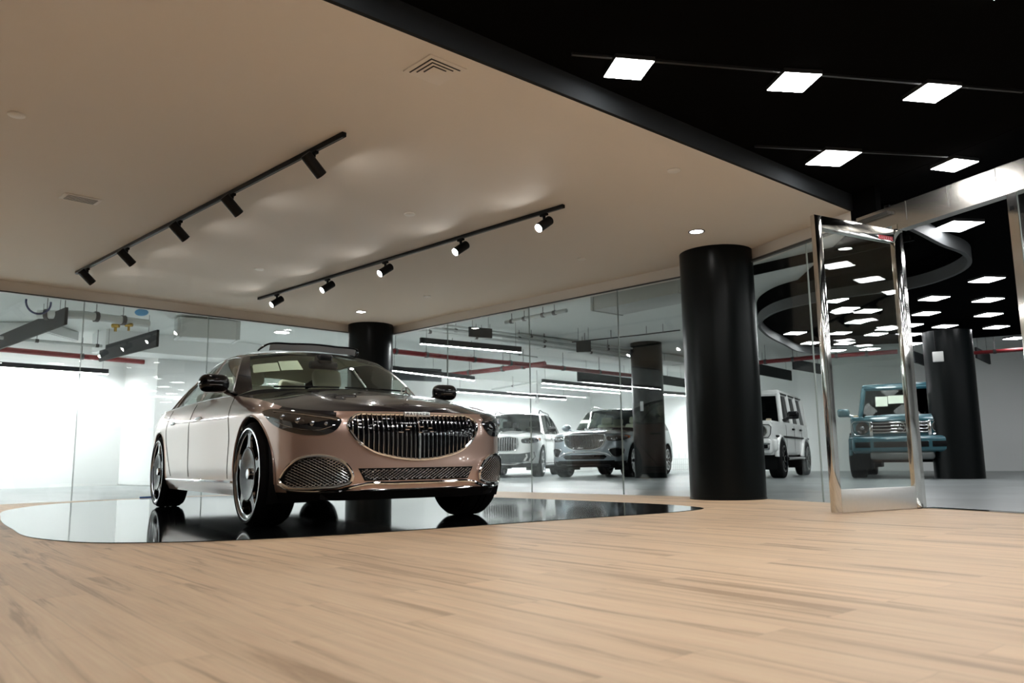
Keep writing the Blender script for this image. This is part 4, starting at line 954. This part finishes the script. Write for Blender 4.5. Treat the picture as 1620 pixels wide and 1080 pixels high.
# ------------------------------------------------------------------ display platform
s = math.sqrt(.5)
pq = [(-3.95, 5.0), (-3.82, 5.9), (-3.88, 6.25), (-4.3, 6.50), (-5.2, 6.64), (-7, 6.72), (-9.3, 6.6), (-10.7, 5.7), (-11.05, 4.4), (-10.7, 3.0), (-9.7, 2.25), (-8.33, 1.87), (-6.8, 1.60), (-5.66, 1.50), (-5.1, 1.64), (-4.72, 2.0), (-4.36, 2.8), (-4.20, 3.6), (-4.08, 4.3)]
pl = closed_curve([((p + q) * s, (q - p) * s, 0) for p, q in pq], 160)
mb = MB(); n = len(pl); ctr = pl.mean(0)
R = lambda k, z: [(ctr[0] + (p[0] - ctr[0]) * k, ctr[1] + (p[1] - ctr[1]) * k, z) for p in pl]
vs = R(1, 0.0) + R(1, .003) + R(.9992, .005); mb.add(vs, [(i, (i + 1) % n, n + (i + 1) % n, n + i) for i in range(n)] + [(n + i, n + (i + 1) % n, 2 * n + (i + 1) % n, 2 * n + i) for i in range(n)] + [tuple(range(2 * n, 3 * n))])
tag(mb.build('display_platform', PLATFORM, angle=20), 'low glossy black rounded platform under the pink and black car', 'platform')

# ------------------------------------------------------------------ cars
CARYAW = math.radians(33.9)
def car(name, label, x, y, h, z=0.0):
    """h = heading vector; builders work with +x forwards"""
    return thing(name, label, 'car', (x, y, z), math.atan2(h[1], h[0]))
c1 = car('saloon_car', 'rose copper and black luxury saloon on the glossy black platform', -1.115, 6.30, (math.sin(CARYAW), -math.cos(CARYAW)), .005)
build_saloon(c1)
WHITEP = paint('white_paint', (.74, .75, .74), 0, .3); SILV = paint('silver_blue_paint', (.25, .29, .32), .75, .30); DSIL = paint('dark_silver_paint', (.085, .098, .11), .75, .3); TEAL = paint('teal_blue_paint', (.012, .080, .105), .2, .3)
c2 = car('estate_car', 'white tall estate car behind the glass, left of the silver one', -.18, 21.47, (-.20, -.98), -.004); build_suv(c2, WHITEP, WHITEP, 'white')
c3 = car('estate_car', 'silver blue tall estate car with a chrome barred grille, partly behind a black pillar', 2.07, 20.04, (-.43, -.903), -.004); build_suv(c3, SILV, DSIL, 'silver')
c4 = car('off_roader', 'white square off-roader right beside the wide black pillar', 4.84, 17.3, (-.49, -.87), -.004); build_offroader(c4, WHITEP, 'white')
q = ray(1428, 700); t = 15.75 / q[1]
c5 = car('off_roader', 'teal blue square off-roader behind the open glass door', q[0] * t, 15.75, (-.47, -.88), -.004); build_offroader(c5, TEAL, 'teal')

# ------------------------------------------------------------------ ceiling fittings in the showroom
def lerp2(a, b, u): return a + (b - a) * u
ORD = ['first', 'second', 'middle', 'fourth', 'last']
def track(pa, pb, heads, lit, name_side):
    a, b = pz(*pa, HC - .012), pz(*pb, HC - .012); d = (b - a).normalized(); M = Matrix.Translation((a.x, a.y, HC)) @ Matrix.Rotation(math.atan2(d.y, d.x), 4, 'Z'); L = (b - a).length
    mb = MB(); mb.rbox(0, L, -.018, .018, -.034, -.0005, .004, 2); o = mb.build('lighting_track', mat_once('black_track_metal', (.005, .005, .0055), .4, spec=.25), M=M)
    tag(o, 'long black lighting track on the beige ceiling, %s' % ('the left one with lamps pointing away' if not lit else 'the right one with lit lamps'), 'lighting track')
    gap = MB(); gap.box(.02, L - .02, -.006, .006, -.0355, -.033); gap.build('track_slot', mat_once('track_slot_grey', (.10, .10, .10), .5), o, smooth=False)
    for i, (u, v) in enumerate(heads):
        # nearest point of the track below the measured bearing
        q = ray(u, v); best = min((abs((a.x + d.x * s_) * q[1] - (a.y + d.y * s_) * q[0]), s_) for s_ in np.linspace(0, L, 600))[1]
        p = a + d * best; p.z = HC - .034
        aim = Vector((.62, .62, -.80)) if not lit else Vector((-.66, -.60, -.62))
        if not lit: label = 'black track spotlight aimed away, %s from the far left end of the left track' % ORD[i]
        else: label = 'lit black track spotlight, %s from the far left end of the right track' % ORD[i]
        h = thing('track_spotlight', label, 'spotlight', p, 0, 'spotlights on the %s track' % ('left' if not lit else 'right'))
        m = MB(); m.rbox(-.045, .045, -.014, .014, -.022, 0, .004, 2, Matrix.Rotation(math.atan2(d.y, d.x), 4, 'Z')); m.tube([(0, 0, -.02), (0, 0, -.060)], [.016, .011], 12); m.build('adapter', BLK, h)
        aim.normalize(); Q = aim.to_track_quat('Z', 'Y').to_matrix().to_4x4(); c = Vector((0, 0, -.10)); Mh = Matrix.Translation(c) @ Q
        m = MB(); m.lathe([(0, -.095), (.040, -.095), (.044, -.090), (.044, .092), (.040, .095), (.037, .080)], 32, Mh); ho = m.build('housing', mat_once('black_lamp_housing', (.004, .004, .0045), .5, spec=.25), h)
        m = MB(); m.lathe([(.0375, .082), (.030, .090), (0, .092)], 28, Mh); m.build('lens', LENS, ho)
        l = bpy.data.lights.new('spot_beam', 'SPOT'); l.energy = 85 if lit else 70; l.color = (1, .96, .90); l.spot_size = math.radians(46); l.spot_blend = .6; l.shadow_soft_size = .035
        lo = bpy.data.objects.new('spot_beam', l); COL.objects.link(lo); lo.parent = h; lo.matrix_local = Matrix.Translation(c + aim * .105) @ (-aim).to_track_quat('Z', 'Y').to_matrix().to_4x4()
track((121, 431), (545, 211), [(138, 427), (201, 394), (284, 352), (367, 308), (497, 240)], False, 'left')
track((409, 472), (892, 325), [(438, 466), (518, 441), (610, 413), (729, 377), (860, 337)], True, 'right')

def led(p, size, rot, m, label, group, depth=.03, name='led_panel', drop=0.0):
    o = thing(name, label, 'ceiling light', p, rot, group); h = size / 2
    MB().rbox(-h - .006, h + .006, -h - .006, h + .006, -depth, 0, .003, 1).build('frame', mat_once('black_led_frame', (.03, .03, .032), .4), o, smooth=False)
    MB().box(-h, h, -h, h, -depth - .003, -depth + .002).build('diffuser', m, o, smooth=False)
    if drop:
        c = MB()
        for sx in (-1, 1): c.tube([(sx * h * .8, 0, 0), (sx * h * .8, 0, drop)], .004, 5)
        c.build('hanger', BLK, o)
    return o
PAN = [((994.5, 110), .245, 11, 'square white LED panel on the black ceiling, upper left of the five'), ((1256, 131), .25, 8, 'square white LED panel on the black ceiling, middle of the upper three'),
       ((1474, 148), .25, 11, 'square white LED panel on the black ceiling, rightmost of the upper three'), ((1318, 251), .31, 10, 'square white LED panel on the black ceiling, left one of the lower two'), ((1510, 262), .25, 17, 'square white LED panel on the black ceiling, right one of the lower two')]
pts = []
for (uv, s_, r_, lab) in PAN:
    p = pz(*uv, HB - .033); pts.append(p); led((p.x, p.y, HB), s_, math.radians(r_), LED, lab, 'LED panels on the black showroom ceiling')
# unseen panels added over the camera to light the foreground, continuing the grid
row = (pts[1] - pts[0]); step = (pts[3] - pts[1])
for i in range(-2, 3):
    for j in (-1, -2, -3):
        p = pts[1] + row * (i - .3 * j) + (step * j); 
        if FAS(p.x) - p.y > .35 and -.9 < p.x < 3.6 and p.y > -1.5: led((p.x, p.y, HB), .26, math.radians(10), LED, 'square white LED panel on the black ceiling over the camera, outside the picture', 'LED panels over the camera')
# faint black rails between the panel rows
for (a_, b_, lab) in (((905, 82), (1620, 142), 'thin black ceiling rail along the upper row of LED panels'), ((1195, 229), (1500, 245), 'thin black ceiling rail along the lower row of LED panels')):
    a, b = pz(*a_, HB), pz(*b_, HB); mb = MB(); wall_strip(mb, a, b, HB - .016, HB, .02, 1); o = mb.build('ceiling_rail', mat_once('black_rail', (.02, .02, .021), .3), smooth=False); tag(o, lab, 'ceiling rail')
def downlight(uv, label):
    p = pz(*uv, HC); o = thing('downlight', label, 'ceiling light', (p.x, p.y, HC)); m = MB(); m.lathe([(.085, 0), (.085, -.005), (.072, -.007), (.066, -.002)], 36); m.build('trim_ring', mat_once('dark_trim_ring', (.06, .06, .065), .3), o)
    m = MB(); m.lathe([(.066, -.003), (0, -.004)], 32); m.build('lens', DOWN, o)
    l = bpy.data.lights.new('downlight_beam', 'SPOT'); l.energy = 45; l.color = (1, .96, .9); l.spot_size = math.radians(95); l.spot_blend = .8; l.shadow_soft_size = .06; lo = bpy.data.objects.new('downlight_beam', l); COL.objects.link(lo); lo.parent = o; lo.location = (0, 0, -.02)
downlight((1102, 366), 'lit round downlight in the beige ceiling just above the wide black pillar'); downlight((571, 493), 'lit round downlight in the beige ceiling near the far corner pillar')
for uv, lab in (((26, 181), 'round white sprinkler cover at the left edge of the beige ceiling'), ((648, 338), 'round sprinkler cover in the middle of the beige ceiling between the tracks'), ((410, 425), 'small round sprinkler cover near the left end of the lit track'), ((1066, 269), 'round sprinkler cover on the beige ceiling near the charcoal fascia'), ((920, 409), 'small round sprinkler cover right of the lit track'), ((676, 468), 'small round sprinkler cover near the glass behind the lit track')):
    p = pz(*uv, HC); m = MB(); m.lathe([(.052, 0), (.052, -.008), (.046, -.012), (0, -.012)], 32); o = m.build('sprinkler_cover', OFFW); o.location = (p.x, p.y, HC); tag(o, lab, 'sprinkler cover')
def vent(uv, sx, sy, rot, label, square):
    p = pz(*uv, HC); o = thing('ceiling_vent', label, 'air vent', (p.x, p.y, HC), rot); f = MB()
    f.rbox(-sx / 2, sx / 2, -sy / 2, sy / 2, -.010, 0, .004, 2); f.build('frame', OFFW if not square else BEIGE, o)
    b = MB(); n = 3 if square else 5
    if square:
        for i in range(3):
            h = sx * (.40 - .11 * i); r = sx * .028
            b.box(-h, h, h - r, h, -.014, -.0101); b.box(h - r, h, -h, h, -.014, -.0101)
    else:
        for i in range(n): y = -sy * .36 + sy * .72 * i / (n - 1); b.box(-sx * .40, sx * .40, y - sy * .022, y + sy * .022, -.0125, -.0101)
    b.build('slot', mat_once('vent_slot_dark', (.035, .032, .03), .7), o, smooth=False)
vent((688, 110), .27, .27, PI + PI / 4 - .03, 'square air diffuser in the beige ceiling near the charcoal fascia', True)
vent((128, 314), .30, .17, PI / 4, 'small oblong air grille in the beige ceiling at the far left', False)

# ------------------------------------------------------------------ garage shell beyond the glass
def pqxy(p, q): return Vector(((p + q) * s, (q - p) * s))
QW, PW = 23.6, -19.4
g = MB(); wall_strip(g, pqxy(PW, QW), pqxy(13, QW), -.004, HX, .1, 1); struct('wall_far', g, WHITE, smooth=False)
g = MB(); wall_strip(g, pqxy(PW, -7), pqxy(PW, QW), -.004, HX, .1, 1); struct('wall_garage', g, WHITE, smooth=False)
g = MB(); wall_strip(g, pqxy(13, QW), pqxy(13, -3), -.004, HX, .1, 1); struct('wall_garage_right', g, WHITE, smooth=False)
g = MB(); wall_strip(g, pqxy(PW, -7), pqxy(-7, -7), -.004, HX, .1, -1); struct('wall_garage_left', g, WHITE, smooth=False)
cc = [(-9.05, 18.45), (-7.66, 17.06), (-4.0, 20.72), (-4.0, 23.4)]
struct('wall_core', MB().prism(cc, -.004, HX), WHITEG, smooth=False)
bw = MB(); wall_strip(bw, cc[0], cc[1], .02, 1.95, .02, -1); struct('wall_panel', bw, WHITEG, smooth=False)
# ceiling of the garage (the showroom's own ceilings hang below it)
struct('ceiling_garage', MB().prism([(-30, 8), (-2, 36), (22, 20), (22, -8), (-14, -8)], HX, HX + .1), CEILW, smooth=False)
sb = MB(); a = pz(250, 519, 2.9); wall_strip(sb, (-8.6, 16.1), (-3.6, 21.1), 2.72, HX, .8, -1); struct('trim_11', sb, WHITE, smooth=False)

# black lit ceiling zone in the garage with its curved grey fascia
ZB = HB
fas = [(1400, 350), (1439, 365), (1492, 391), (1519, 401), (1530, 411), (1527, 422), (1505, 436), (1430, 458), (1360, 467), (1290, 478), (1240, 489), (1208, 503), (1199, 515), (1208, 528), (1238, 545), (1271, 558), (1300, 561)]
fc = curve([(*pz(u, v, ZB - .18).xy, 0) for u, v in fas], 90)
d_ = []
for i, p in enumerate(fc):
    t_ = fc[min(i + 1, len(fc) - 1)] - fc[max(i - 1, 0)]; t_ = t_ / np.linalg.norm(t_); d_.append((p[0] - t_[1] * -.05, p[1] + t_[0] * -.05))
def ribbon(z0, z1):
    r = MB(); P = [[(p[0], p[1], z) for p in q] for q, z in ((fc, z0), (fc, z1), (d_, z1), (d_, z0), (fc, z0))]
    return r.grid(P)
struct('trim_15', ribbon(ZB - .02, HX), BLACKC, smooth=False)
rb = ribbon(ZB - .18, ZB - .021)
struct('trim_12', rb, GREYF, 'curved grey fascia ribbon around the black lit garage ceiling', 'fascia')
far = [pz(1300, 561, ZB - .18), pz(1440, 555, ZB - .18), pz(1640, 541, ZB - .18)]
poly = [(p[0], p[1]) for p in fc] + [(p.x, p.y) for p in far[1:]] + [(16, 12), (12, 1.0), (RIGHT_END.x, RIGHT_END.y), (FJ.x, FJ.y)]
bmz = bmesh.new(); f_ = bmz.faces.new([bmz.verts.new((x, y, ZB)) for x, y in poly]); bmesh.ops.triangulate(bmz, faces=[f_]); r_ = bmesh.ops.extrude_face_region(bmz, geom=bmz.faces[:]); bmesh.ops.translate(bmz, verts=[e for e in r_['geom'] if isinstance(e, bmesh.types.BMVert)], vec=(0, 0, .06))
struct('ceiling_garage_black', MB().bm(bmz), BLACKC, smooth=False)
zo = HX - .06
oval = [pz(u, v, zo).xy for u, v in ((1217, 474), (1240, 458), (1290, 441), (1340, 427), (1410, 404), (1440, 392))] + [Vector((p[0], p[1])) for p in fc[2:58]]
bo_ = bmesh.new(); f_ = bo_.faces.new([bo_.verts.new((p.x, p.y, zo)) for p in oval]); bmesh.ops.triangulate(bo_, faces=[f_]); r_ = bmesh.ops.extrude_face_region(bo_, geom=bo_.faces[:]); bmesh.ops.translate(bo_, verts=[e for e in r_['geom'] if isinstance(e, bmesh.types.BMVert)], vec=(0, 0, .05))
struct('trim_13', MB().bm(bo_), BLACKC, smooth=False)
bm_ = MB(); a, b = pz(1187, 436, 2.98), pz(1445, 380, 2.98); wall_strip(bm_, a, b, 2.98, HX, .03, 1); struct('trim_14', bm_, BLK, smooth=False)
GL = [(1514, 358), (1561, 442.5), (1477.5, 472), (1563, 474.5), (1465, 496), (1564, 498), (1495, 516), (1576, 517.5), (1606, 535), (1440, 514.5), (1441.5, 529), (1442, 544), (1319, 475), (1338, 489), (1373, 492), (1357, 509), (1404, 520), (1329, 527), (1386, 528.5), (1336, 543), (1323, 554.5), (1376, 552), (1258, 527), (1283, 542.5)]
for i, uv in enumerate(GL):
    p = pz(*uv, ZB - .035)
    lab = 'white LED panel in the garage nearest the steel door beam, its side visible' if i == 0 else 'square white LED panel hanging in the black garage ceiling beyond the door'
    led((p.x, p.y, ZB), .36 if i in (0,) else .32, math.radians(9), LEDG, lab, None if i == 0 else 'LED panels beyond the glass door', .035, drop=.0)

# the panels carry on to the right, where the door frame mirrors them
for i in range(8):
    for j in range(7):
        x, y = 6.2 + i * 1.15 + j * .16, 8.2 - j * 1.2 + i * .2
        if y + 2.42 * x > 17.0 and x / max(y, .1) > .70 and y > -.2: led((x, y, ZB), .32, math.radians(9), LEDG, 'square white LED panel of the garage ceiling to the right, outside the picture', 'LED panels right of the picture')
# linear pendants, felt baffles, pipes and ducts under the garage ceiling
def pendant(a_, b_, z, label, h=.115, w_=.06):
    a, b = pz(*a_, z), pz(*b_, z); d = (b - a); L = d.length; o = thing('linear_pendant', label, 'pendant light', (a.x, a.y, z), math.atan2(d.y, d.x), 'linear pendant lights in the garage')
    MB().rbox(0, L, -w_ / 2, w_ / 2, .004, h, .004, 1).build('body', mat_once('black_pendant_metal', (.016, .017, .02), .45), o, smooth=False)
    MB().box(.01, L - .01, -w_ / 2 + .006, w_ / 2 - .006, 0, .005).build('diffuser', LINE, o, smooth=False)
    c = MB()
    for x in (.12, L - .12): c.tube([(x, 0, h), (x, 0, HX - z)], .004, 5)
    c.build('cable', mat_once('grey_cable', (.12, .12, .12), .5), o)
for i_, (x0_, y0_) in enumerate(((-9.6, 9.6), (-11.0, 10.6), (-12.4, 11.6))):  # unseen pendants, added to brighten the left garage walls
    o_ = thing('linear_pendant', 'black linear pendant light in the left part of the garage, outside the picture', 'pendant light', (x0_, y0_, 2.46), PI / 4, 'linear pendants left of the picture')
    MB().rbox(-3.6, 0, -.035, .035, .004, .075, .004, 1).build('body', mat_once('black_pendant_metal', (.016, .017, .02), .45), o_, smooth=False)
    MB().box(-3.59, -.01, -.029, .029, 0, .005).build('diffuser', LINE, o_, smooth=False)
    c_ = MB()
    for x in (-3.4, -.2): c_.tube([(x, 0, .075), (x, 0, HX - 2.46)], .004, 5)
    c_.build('cable', mat_once('grey_cable', (.12, .12, .12), .5), o_)
pendant((-150, 571), (171, 592), 2.46, 'black linear pendant light glowing underneath, seen through the glass at far left')
pendant((665, 544), (824, 558), 2.46, 'black linear pendant light hanging nearest behind the right glass wall')
pendant((600, 584), (750, 602), 2.46, 'black linear pendant light just right of the corner pillar')
pendant((723, 620), (895, 632.5), 2.46, 'black linear pendant light above the white estate car')
pendant((858, 606), (1000, 619), 2.46, 'black linear pendant light above the silver car')
pendant((1010, 621), (1095, 627), 2.46, 'black linear pendant light just left of the wide black pillar')
def baffle(a_, b_, z, label, h=.30, t=.045, hang=(.15, .85)):
    a, b = pz(*a_, z), pz(*b_, z); d = b - a; L = d.length; M = Matrix.Translation((a.x, a.y, z)) @ Matrix.Rotation(math.atan2(d.y, d.x), 4, 'Z')
    o = tag(MB().rbox(0, L, -t / 2, t / 2, 0, h, .004, 1).build('acoustic_baffle', BAFFLE, smooth=False, M=M), label, 'acoustic baffle', 'felt baffles under the garage ceiling')
    c = MB()
    for x in (L * hang[0], L * hang[1]): c.tube([(x, 0, h), (x, 0, HX - z)], .004, 5)
    c.build('hanger', mat_once('grey_cable', (.12, .12, .12), .5), o)
baffle((-60, 575), (104, 513), 2.62, 'charcoal baffle crossing the top left corner of the glass', .27, .045, (.82, .95))
baffle((158, 572), (249, 548), 2.50, 'charcoal baffle with bright clips left of the saloon roof')
baffle((912, 557), (935, 556), 2.62, 'square dark baffle end hanging under the grey duct', .22)
baffle((742, 532), (778, 535), 2.70, 'dark baffle behind the nearest right linear pendant', .18)
baffle((914, 603), (1000, 612), 2.52, 'charcoal baffle left of the garage pillar', .26)
baffle((1022, 604), (1087, 613), 2.52, 'charcoal baffle right of the garage pillar', .26)
baffle((1199, 592), (1252, 602), 2.52, 'charcoal baffle above the white off-roader', .28)
baffle((1255, 584), (1302, 592), 2.56, 'short charcoal baffle left of the door frame', .26)
baffle((1446, 573), (1468, 580), 2.52, 'charcoal baffle left of the pillar with the white box', .26)
baffle((1545, 566), (1566, 576), 2.52, 'charcoal baffle right of the pillar with the white box', .24)
baffle((610, 600), (698, 604), 2.40, 'large dark baffle behind the pendant near the corner pillar', .32)
def pipe(pts_, z, r, m, label, cat='pipe', name='ceiling_pipe', n=None):
    P = [pz(u, v, z) for u, v in pts_]; mb = MB(); mb.tube(P, r, 10); o = mb.build(name, m); tag(o, label, cat)
    k = MB()
    for a, b in zip(P[:-1], P[1:]):
        for u in (.2, .6):
            c = a.lerp(b, u); d = (b - a).normalized(); k.tube([c, Vector((c.x, c.y, HX))], .006, 5); k.tube([c - d * .03, c + d * .03], r * 1.25, 10)
    k.build('pipe_hanger', mat_once('pipe_hanger_metal', (.10, .09, .09), .4, .6), o)
    return o
pipe([(-80, 545), (245, 574)], 2.72, .055, RED, 'red sprinkler pipe across the far left of the garage')
pipe([(600, 553), (720, 566), (860, 579), (1000, 594), (1090, 604)], 2.72, .055, RED, 'long red sprinkler pipe behind the right glass wall')
pipe([(690, 595), (780, 585), (862, 575)], 2.70, .06, RED, 'red branch pipe meeting the long red pipe at an angle')
pipe([(1190, 574), (1300, 564), (1420, 556)], 2.70, .05, RED, 'red sprinkler pipe above the white off-roader')
pipe([(1500, 561), (1625, 552)], 2.62, .04, RED, 'red pipe at the far right behind the pillar')
pipe([(-60, 529), (130, 545), (245, 553)], 2.80, .03, PIPEW, 'thin white pipe above the red pipe on the left')
wpipe = pipe([(60, 497), (130, 498), (235, 512)], 2.85, .07, PIPEW, 'thick white pipe with brass valves near the ceiling at the left')
pipe([(700, 520), (800, 532), (900, 545), (1000, 556)], 2.95, .03, DUCT, 'thin grey conduit run behind the right glass wall')
pipe([(640, 505), (740, 519), (900, 540), (1000, 551)], 2.98, .022, DUCT, 'second thin grey conduit beside the first one')
pipe([(905, 541), (1010, 530), (1076, 522)], 2.95, .012, BLK, 'black cable running up to the wide black pillar', 'cable', 'ceiling_cable')
pipe([(700, 634), (760, 619), (850, 604)], 2.80, .03, PIPEW, 'pale pipe above the white estate car')
pipe([(800, 510), (850, 500), (896, 491)], 2.97, .035, DUCT, 'short grey pipe just inside the right glass wall')
def duct(a_, b_, z, wdt, h, m, label, name='air_duct'):
    a, b = pz(*a_, z), pz(*b_, z); d = b - a; L = d.length; M = Matrix.Translation((a.x, a.y, z)) @ Matrix.Rotation(math.atan2(d.y, d.x), 4, 'Z')
    mb = MB(); mb.rbox(0, L, 0, wdt, 0, h, .012, 2)
    o = tag(mb.build(name, m, M=M), label, 'air duct'); k = MB()
    for x in np.linspace(.06, L - .06, max(2, int(L / .9))): k.rbox(x - .015, x + .015, -.012, wdt + .012, -.012, h - .002, .004, 1)
    k.build('duct_flange', m, o); return o
duct((934, 492), (1078, 462), 2.83, .7, .26, DUCT, 'grey sheet metal duct just behind the right glass wall')
duct((-40, 525), (72, 524), 2.93, 1.2, .18, PIPEW, 'white boxed duct at the far left behind the glass')
duct((280, 532), (380, 538), 2.72, .5, .36, PIPEW, 'white duct end above the saloon roof')
duct((820, 540), (1090, 575), 2.92, .5, .18, PIPEW, 'pale flat duct across the garage behind the right glass wall')
lp_ = MB(); c = pz(61, 478, 2.80); e1_ = Vector((s, -s, 0)) * -1
lp_.tube([c + Vector((s, s, 0)) * (.16 * math.cos(a)) + Vector((0, 0, .17 * math.sin(a))) for a in np.linspace(PI * .95, 2 * PI + .15, 30)], .014, 8)
tag(lp_.build('hanging_cable', mat('blue_grey_cable', (.06, .07, .16), .5)), 'loop of dark blue cable hanging behind the glass at far left', 'cable')
for (u, v, sz) in ((183, 515, .035), (204, 514, .03)):
    p = pz(u, v, 2.78); m = MB(); m.tube([p, p + Vector((0, 0, -.10))], sz * .7, 8); m.tube([p + Vector((-.06, 0, 0)), p + Vector((.06, 0, 0))], sz, 8); m.build('brass_valve', mat_once('brass', (.45, .28, .06), .3, 1.0), wpipe)
p = pz(224, 494, 2.86); m = MB(); m.ball(p, (.11, .06, .06), 14); m.build('pipe_cap', mat('blue_plastic', (.10, .35, .65), .4), wpipe)
p = pz(446, 525, HX - .01); wl = thing('downlight', 'lit round downlight by the white core wall above the saloon roof', 'ceiling light', (p.x, p.y, HX)); m = MB(); m.lathe([(.16, 0), (.16, -.02), (.145, -.022)], 32); m.build('trim_ring', mat_once('white_plastic_dome', (.6, .6, .6), .3), wl); m = MB(); m.lathe([(.145, -.020), (0, -.021)], 32); m.build('lens', DOWN, wl)
l = bpy.data.lights.new('downlight_beam', 'SPOT'); l.energy = 420; l.color = (.96, .98, 1); l.spot_size = math.radians(165); l.spot_blend = .5; l.shadow_soft_size = .12; lo = bpy.data.objects.new('downlight_beam', l); COL.objects.link(lo); lo.parent = wl; lo.location = (0, 0, -.04)
for k_, (a_, b_, z_, r_) in enumerate((((640, 513), (1000, 560), 2.93, .018), ((640, 520), (1000, 566), 2.90, .03), ((700, 545), (850, 565), 2.95, .018))):
    pipe([a_, ((a_[0] + b_[0]) / 2, (a_[1] + b_[1]) / 2 - 1), b_], z_, r_, (DUCT, PIPEW, DUCT)[k_], ('third grey conduit running lower beside the first two behind the right glass wall', 'pale pipe running below the grey conduits behind the right glass wall', 'short grey conduit between the nearest pendant and the red pipe')[k_])
# small things in the garage
p = pz(850, 634, 2.2); p = p * 1.0; q = ray(850, 634); tt_ = 24.0 / q[1]; pc = Vector((q[0] * tt_, 24.0, EYE + q[2] * tt_))
sc_ = thing('security_camera', 'small white dome camera hanging above the white estate car', 'security camera', pc); MB().ball((0, 0, 0), .075, 16).build('dome', mat_once('white_plastic_dome', (.6, .6, .6), .3), sc_); m = MB(); m.tube([(0, 0, .05), (0, 0, HX - pc.z)], .015, 8); m.lathe([(.085, .06), (.085, .10), (0, .10)], 20); m.build('mount', mat_once('white_plastic_dome', (.6, .6, .6), .3), sc_)
rk = thing('wire_rack', 'low white wire rack by the wall between the silver car and the wide pillar', 'rack', (0, 0, 0)); q0, q1 = pz(1056, 744.5), pz(1102, 744.5); d = (q1 - q0); L = d.length; d.normalize(); nrm = Vector((-d.y, d.x, 0))
WW = mat('white_wire', (.62, .63, .62), .4); m = MB()
for off in (0, .45):
    for i in range(15):
        x = q0 + d * (L * i / 14) + nrm * off; m.tube([x, x + Vector((0, 0, .42 + .18 * ((i * 7) % 3 == 0)))], .010, 5)
m.build('upright', WW, rk); m = MB()
for z in (.05, .22, .40):
    for off in (0, .45): m.tube([q0 + nrm * off + Vector((0, 0, z)), q1 + nrm * off + Vector((0, 0, z))], .010, 5)
    for i in (0, 7, 14): x = q0 + d * (L * i / 14) + Vector((0, 0, z)); m.tube([x, x + nrm * .45], .010, 5)
m.build('shelf_wire', WW, rk)
a, b = pp(221, 785.5, (-1, 1), 16.0), pp(244, 784, (-1, 1), 16.0); tp = MB(); wall_strip(tp, a.xy, b.xy, .001, .022, .004, -1)
tag(tp.build('tape_strip', BLUE, smooth=False), 'strip of blue masking tape along the foot of the left glass wall', 'tape')
a, b = pz(296, 773), pz(372, 774.5); m = MB(); wall_strip(m, a.xy, b.xy, -.004, .16, .5, 1); o = tag(m.build('flat_carton', mat('white_carton', (.75, .77, .80), .6), smooth=False), 'low white carton with blue stripe on the floor behind the car', 'carton')
m = MB(); wall_strip(m, a.xy, a.xy.lerp(b.xy, .45), .05, .11, .003, -1); m.build('stripe', BLUE, o, smooth=False)
